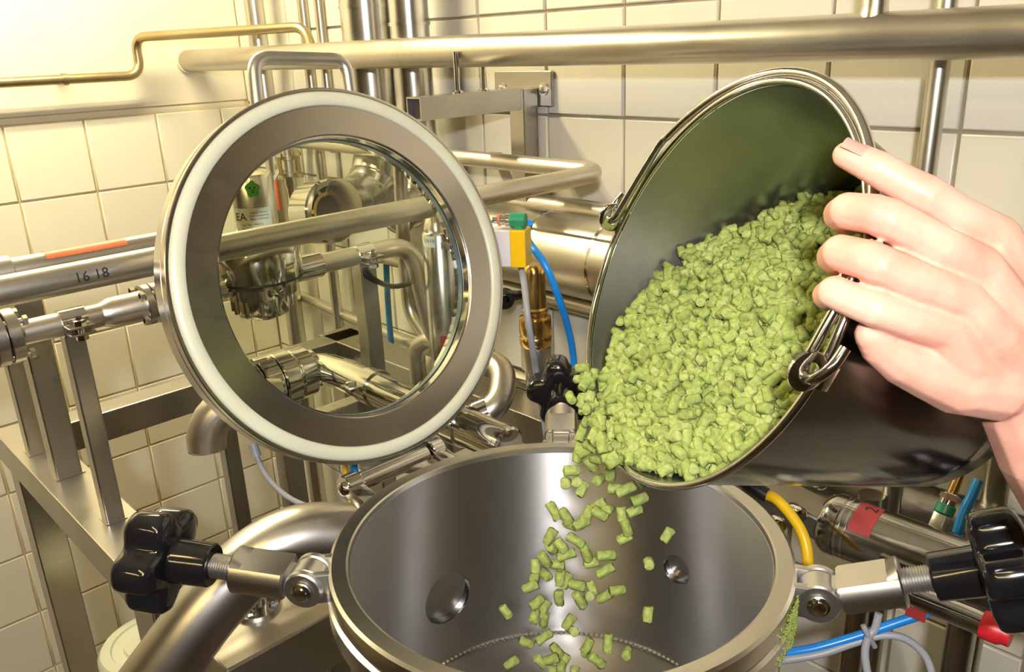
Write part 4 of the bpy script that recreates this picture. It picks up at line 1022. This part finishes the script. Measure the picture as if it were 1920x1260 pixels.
# ------------------------------------------------------------------ lower right: pneumatic drive, hoses, posts
ry = .87; a0_, a1_ = ony(1565, 985, ry), ony(1850, 1075, ry); zc_ = (a0_.z+a1_.z)/2-.004
t = thing('pneumatic_drive', 'horizontal polished drive cylinder with a red sticker under the bucket', 'actuator', (a0_.x, ry, zc_))
DR = .037; c0 = V((a0_.x, ry, zc_)); axd = V((1, 0, 0))
bm = lathe(B(), [(0, -.012), (.03, -.012), (.034, -.008), (DR+.001, 0), (DR+.001, .012), (DR, .013), (DR, .52), (0, .52)], c0, axd, 48); obj('cylinder', bm, DRIVE, t)
for k, h in enumerate((.016, .024)):
    bm = B(); ring_on(bm, c0+axd*h, axd, DR-.0004, .003, .0012); obj('groove_ring', bm, CHROME, t)
bm = B(); cyl(bm, c0-axd*.06, c0-axd*.01, .014, 24, .002); cyl(bm, c0-axd*.05+V((0, 0, .0)), c0-axd*.035, .024, 6); obj('rod_end', bm, CHROME, t)
f = -c0; f.x = 0; f.normalize(); u_ = axd.cross(f)
if u_.z < 0: u_ = -u_
def on_drive(bm, mat, name, x0, ang, r, par=None):
    for v in bm.verts:
        tt = v.co.y/r+ang; x_ = v.co.x; v.co = c0+axd*(x0+x_)+(f*math.cos(tt)+u_*math.sin(tt))*r
    return obj(name, bm, mat, par or t, smooth=False)
xs_ = ony(1595, 950, ry-.03).x-c0.x
bm = B(); n = 10
vs_ = [(bm.verts.new((-.013, -.024+.048*i/n, 0)), bm.verts.new((.013, -.024+.048*i/n, 0))) for i in range(n+1)]
for a, b_ in zip(vs_, vs_[1:]): bm.faces.new((a[0], a[1], b_[1], b_[0]))
stk = on_drive(bm, REDL, 'sticker', xs_+.012, .62, DR+.0004)
bm = text_mesh('2', .02)
for v in bm.verts: v.co.x, v.co.y = -v.co.y*1, v.co.x*1
on_drive(bm, INK, 'lettering', xs_+.014, .95, DR+.0009, stk)
# neighbours: pale duct behind, slim dark tube with red cap below
zb_ = ony(1800, 975, 1.1).z
one_pipe('grey_pipe', 'pale grey pipe behind the drive cylinder under the bucket', [(ony(1500, 900, 1.1).x, 1.1, zb_+.0), (.5, 1.1, zb_)], .034, 0, FRAME)
a, b_ = ony(1700, 1108, .8), ony(1842, 1172, .8); z_ = (a.z+b_.z)/2
t = thing('guide_tube', 'slim dark tube with a red end cap below the right star knob', 'tube', (b_.x, .8, z_))
bm = B(); cyl(bm, (a.x-.05, .8, z_), (b_.x, .8, z_), .0125, 24); obj('tube', bm, POLISH, t)
bm = lathe(B(), [(0, 0), (.014, 0), (.0145, .004), (.0145, .016), (.012, .02), (.012, .026), (0, .027)], (b_.x, .8, z_), (1, 0, 0), 24); obj('end_cap', bm, RED, t, label='red plastic end cap')
bm = bar(B(), (a.x+.0, .8, z_), (a.x, ry, zc_), .02, .012, (1, 0, 0)); obj('bracket', bm, FRAME, t)
bm = sheet(.02, .012, 2); bmesh.ops.transform(bm, matrix=Matrix.Rotation(math.radians(90), 4, 'X'), verts=bm.verts); 
for v in bm.verts: v.co += V((ony(1712, 1140, .78).x, .7895, z_-.014))
bmesh.ops.solidify(bm, geom=bm.faces[:], thickness=.002); obj('sticker', bm, REDL, t, smooth=False)
for px, py, yw, r, lab in ((1603, 1190, 1.0, .0165, 'dark floor post behind the blue hose, left of the cable loop'), (1800, 1200, 1.0, .0175, 'dark floor post under the red end cap'), (1870, 905, 1.12, .017, 'dark upright pipe right of the bucket bottom')):
    q = ony(px, py, yw); bm = B(); cyl(bm, (q.x, yw, FZ), (q.x, yw, zc_-.02 if py > 1000 else -.3), r, 24); tag(obj('floor_post', bm, FRAME), lab, 'post')
q = ony(1640, 1190, 1.02); bm = B(); cyl(bm, (q.x, 1.02, FZ), (q.x, 1.02, zc_+.0), .0125, 20); tag(obj('floor_post', bm, FRAME), 'slim pale floor post right beside the dark one at the cable tie', 'post')
bm = B(); tube(bm, smooth_path([at(1400, 905, .98), at(1432, 925, .97), at(1458, 938, .96), at(1490, 975, .945), at(1508, 1010, .935), at(1515, 1050, .93), at(1516, 1120, .93)]), .0062, 14)
o = tag(obj('sensor_cable', bm, YELLOWC), 'yellow cable curving down beside the right of the tank flange', 'cable')
bm = B(); tube(bm, smooth_path([at(1370, 885, .99), at(1400, 905, .98), at(1432, 925, .97), at(1437, 928, .9685)]), .0085, 14); obj('cable_boot', bm, RUBBER, o)
bm = B(); tube(bm, smooth_path([at(1435, 1234, .93), at(1475, 1225, .92), at(1530, 1215, .91), at(1610, 1192, .9), at(1680, 1168, .89), at(1745, 1146, .88), at(1800, 1120, .88)]), .0052, 14); tag(obj('air_hose', bm, BLUE), 'blue hose crossing below the right swing bolt', 'hose')
bm = B(); tube(bm, smooth_path([at(1440, 1240, .925), at(1475, 1237, .915), at(1540, 1226, .905), at(1600, 1206, .9), at(1650, 1192, .895), at(1690, 1195, .89), at(1722, 1215, .89), at(1742, 1245, .89), at(1755, 1300, .89)]), .0042, 12); o = tag(obj('signal_cable', bm, GREYC), 'grey cable running beside the blue hose and looping down to the right', 'cable')
bm = B(); tube(bm, smooth_path([at(1648, 1150, .885), at(1640, 1180, .887), at(1628, 1195, .888), at(1622, 1230, .889), at(1632, 1290, .89)]), .0042, 12)
tube(bm, smooth_path([at(1618, 1172, .886), at(1628, 1192, .886), at(1640, 1212, .895)]), .003, 10); tag(obj('cable_tie', bm, GREYC), 'grey tie cable knotted round the blue hose', 'cable')
bm = B(); tube(bm, smooth_path([at(1835, 900, 1.0), at(1822, 930, 1.0), at(1808, 960, 1.0), at(1795, 1000, 1.0)]), .0062, 14); tag(obj('air_hose', bm, BLUE), 'short blue hose between bucket bottom and right star knob', 'hose')
q = at(1772, 955, .98)
t = thing('air_fitting', 'small brass and chrome air fitting with a green ring under the bucket', 'fitting', q)
dF = (at(1785, 925, .98)-q).normalized()
bm = B(); cyl(bm, q-dF*.006, q+dF*.006, .011, 24, .001); obj('green_ring', bm, GREENP, t)
bm = B(); cyl(bm, q+dF*.005, q+dF*.02, .0095, 20, .001); nut(bm, q+dF*.012, dF, .0115, .006); obj('nut', bm, CHROME, t)
bm = B(); cyl(bm, q+dF*.02, q+dF*.045, .006, 16); obj('nipple', bm, BRASS, t)
bm = bar(B(), q-dF*.006, q-dF*.04, .016, .016); obj('base', bm, FRAME, t)
# clutter of brackets between tank and drive
t = thing('mounting_bracket', 'grey bolted bracket between the tank flange and the drive cylinder', 'bracket', at(1470, 950, 1.0))
bm = bar(B(), at(1400, 900, 1.05), at(1560, 985, 1.0), .05, .03, bev=.003); obj('plate', bm, FRAME, t, smooth=False)
for px, py in ((1462, 985), (1500, 965), (1540, 905)):
    bm = B(); c = at(px, py, .965); lathe(bm, [(0, -.03), (.009, -.03), (.009, 0), (.006, .004), (0, .005)], c, -FWD, 20); obj('bolt', bm, CHROME, t)
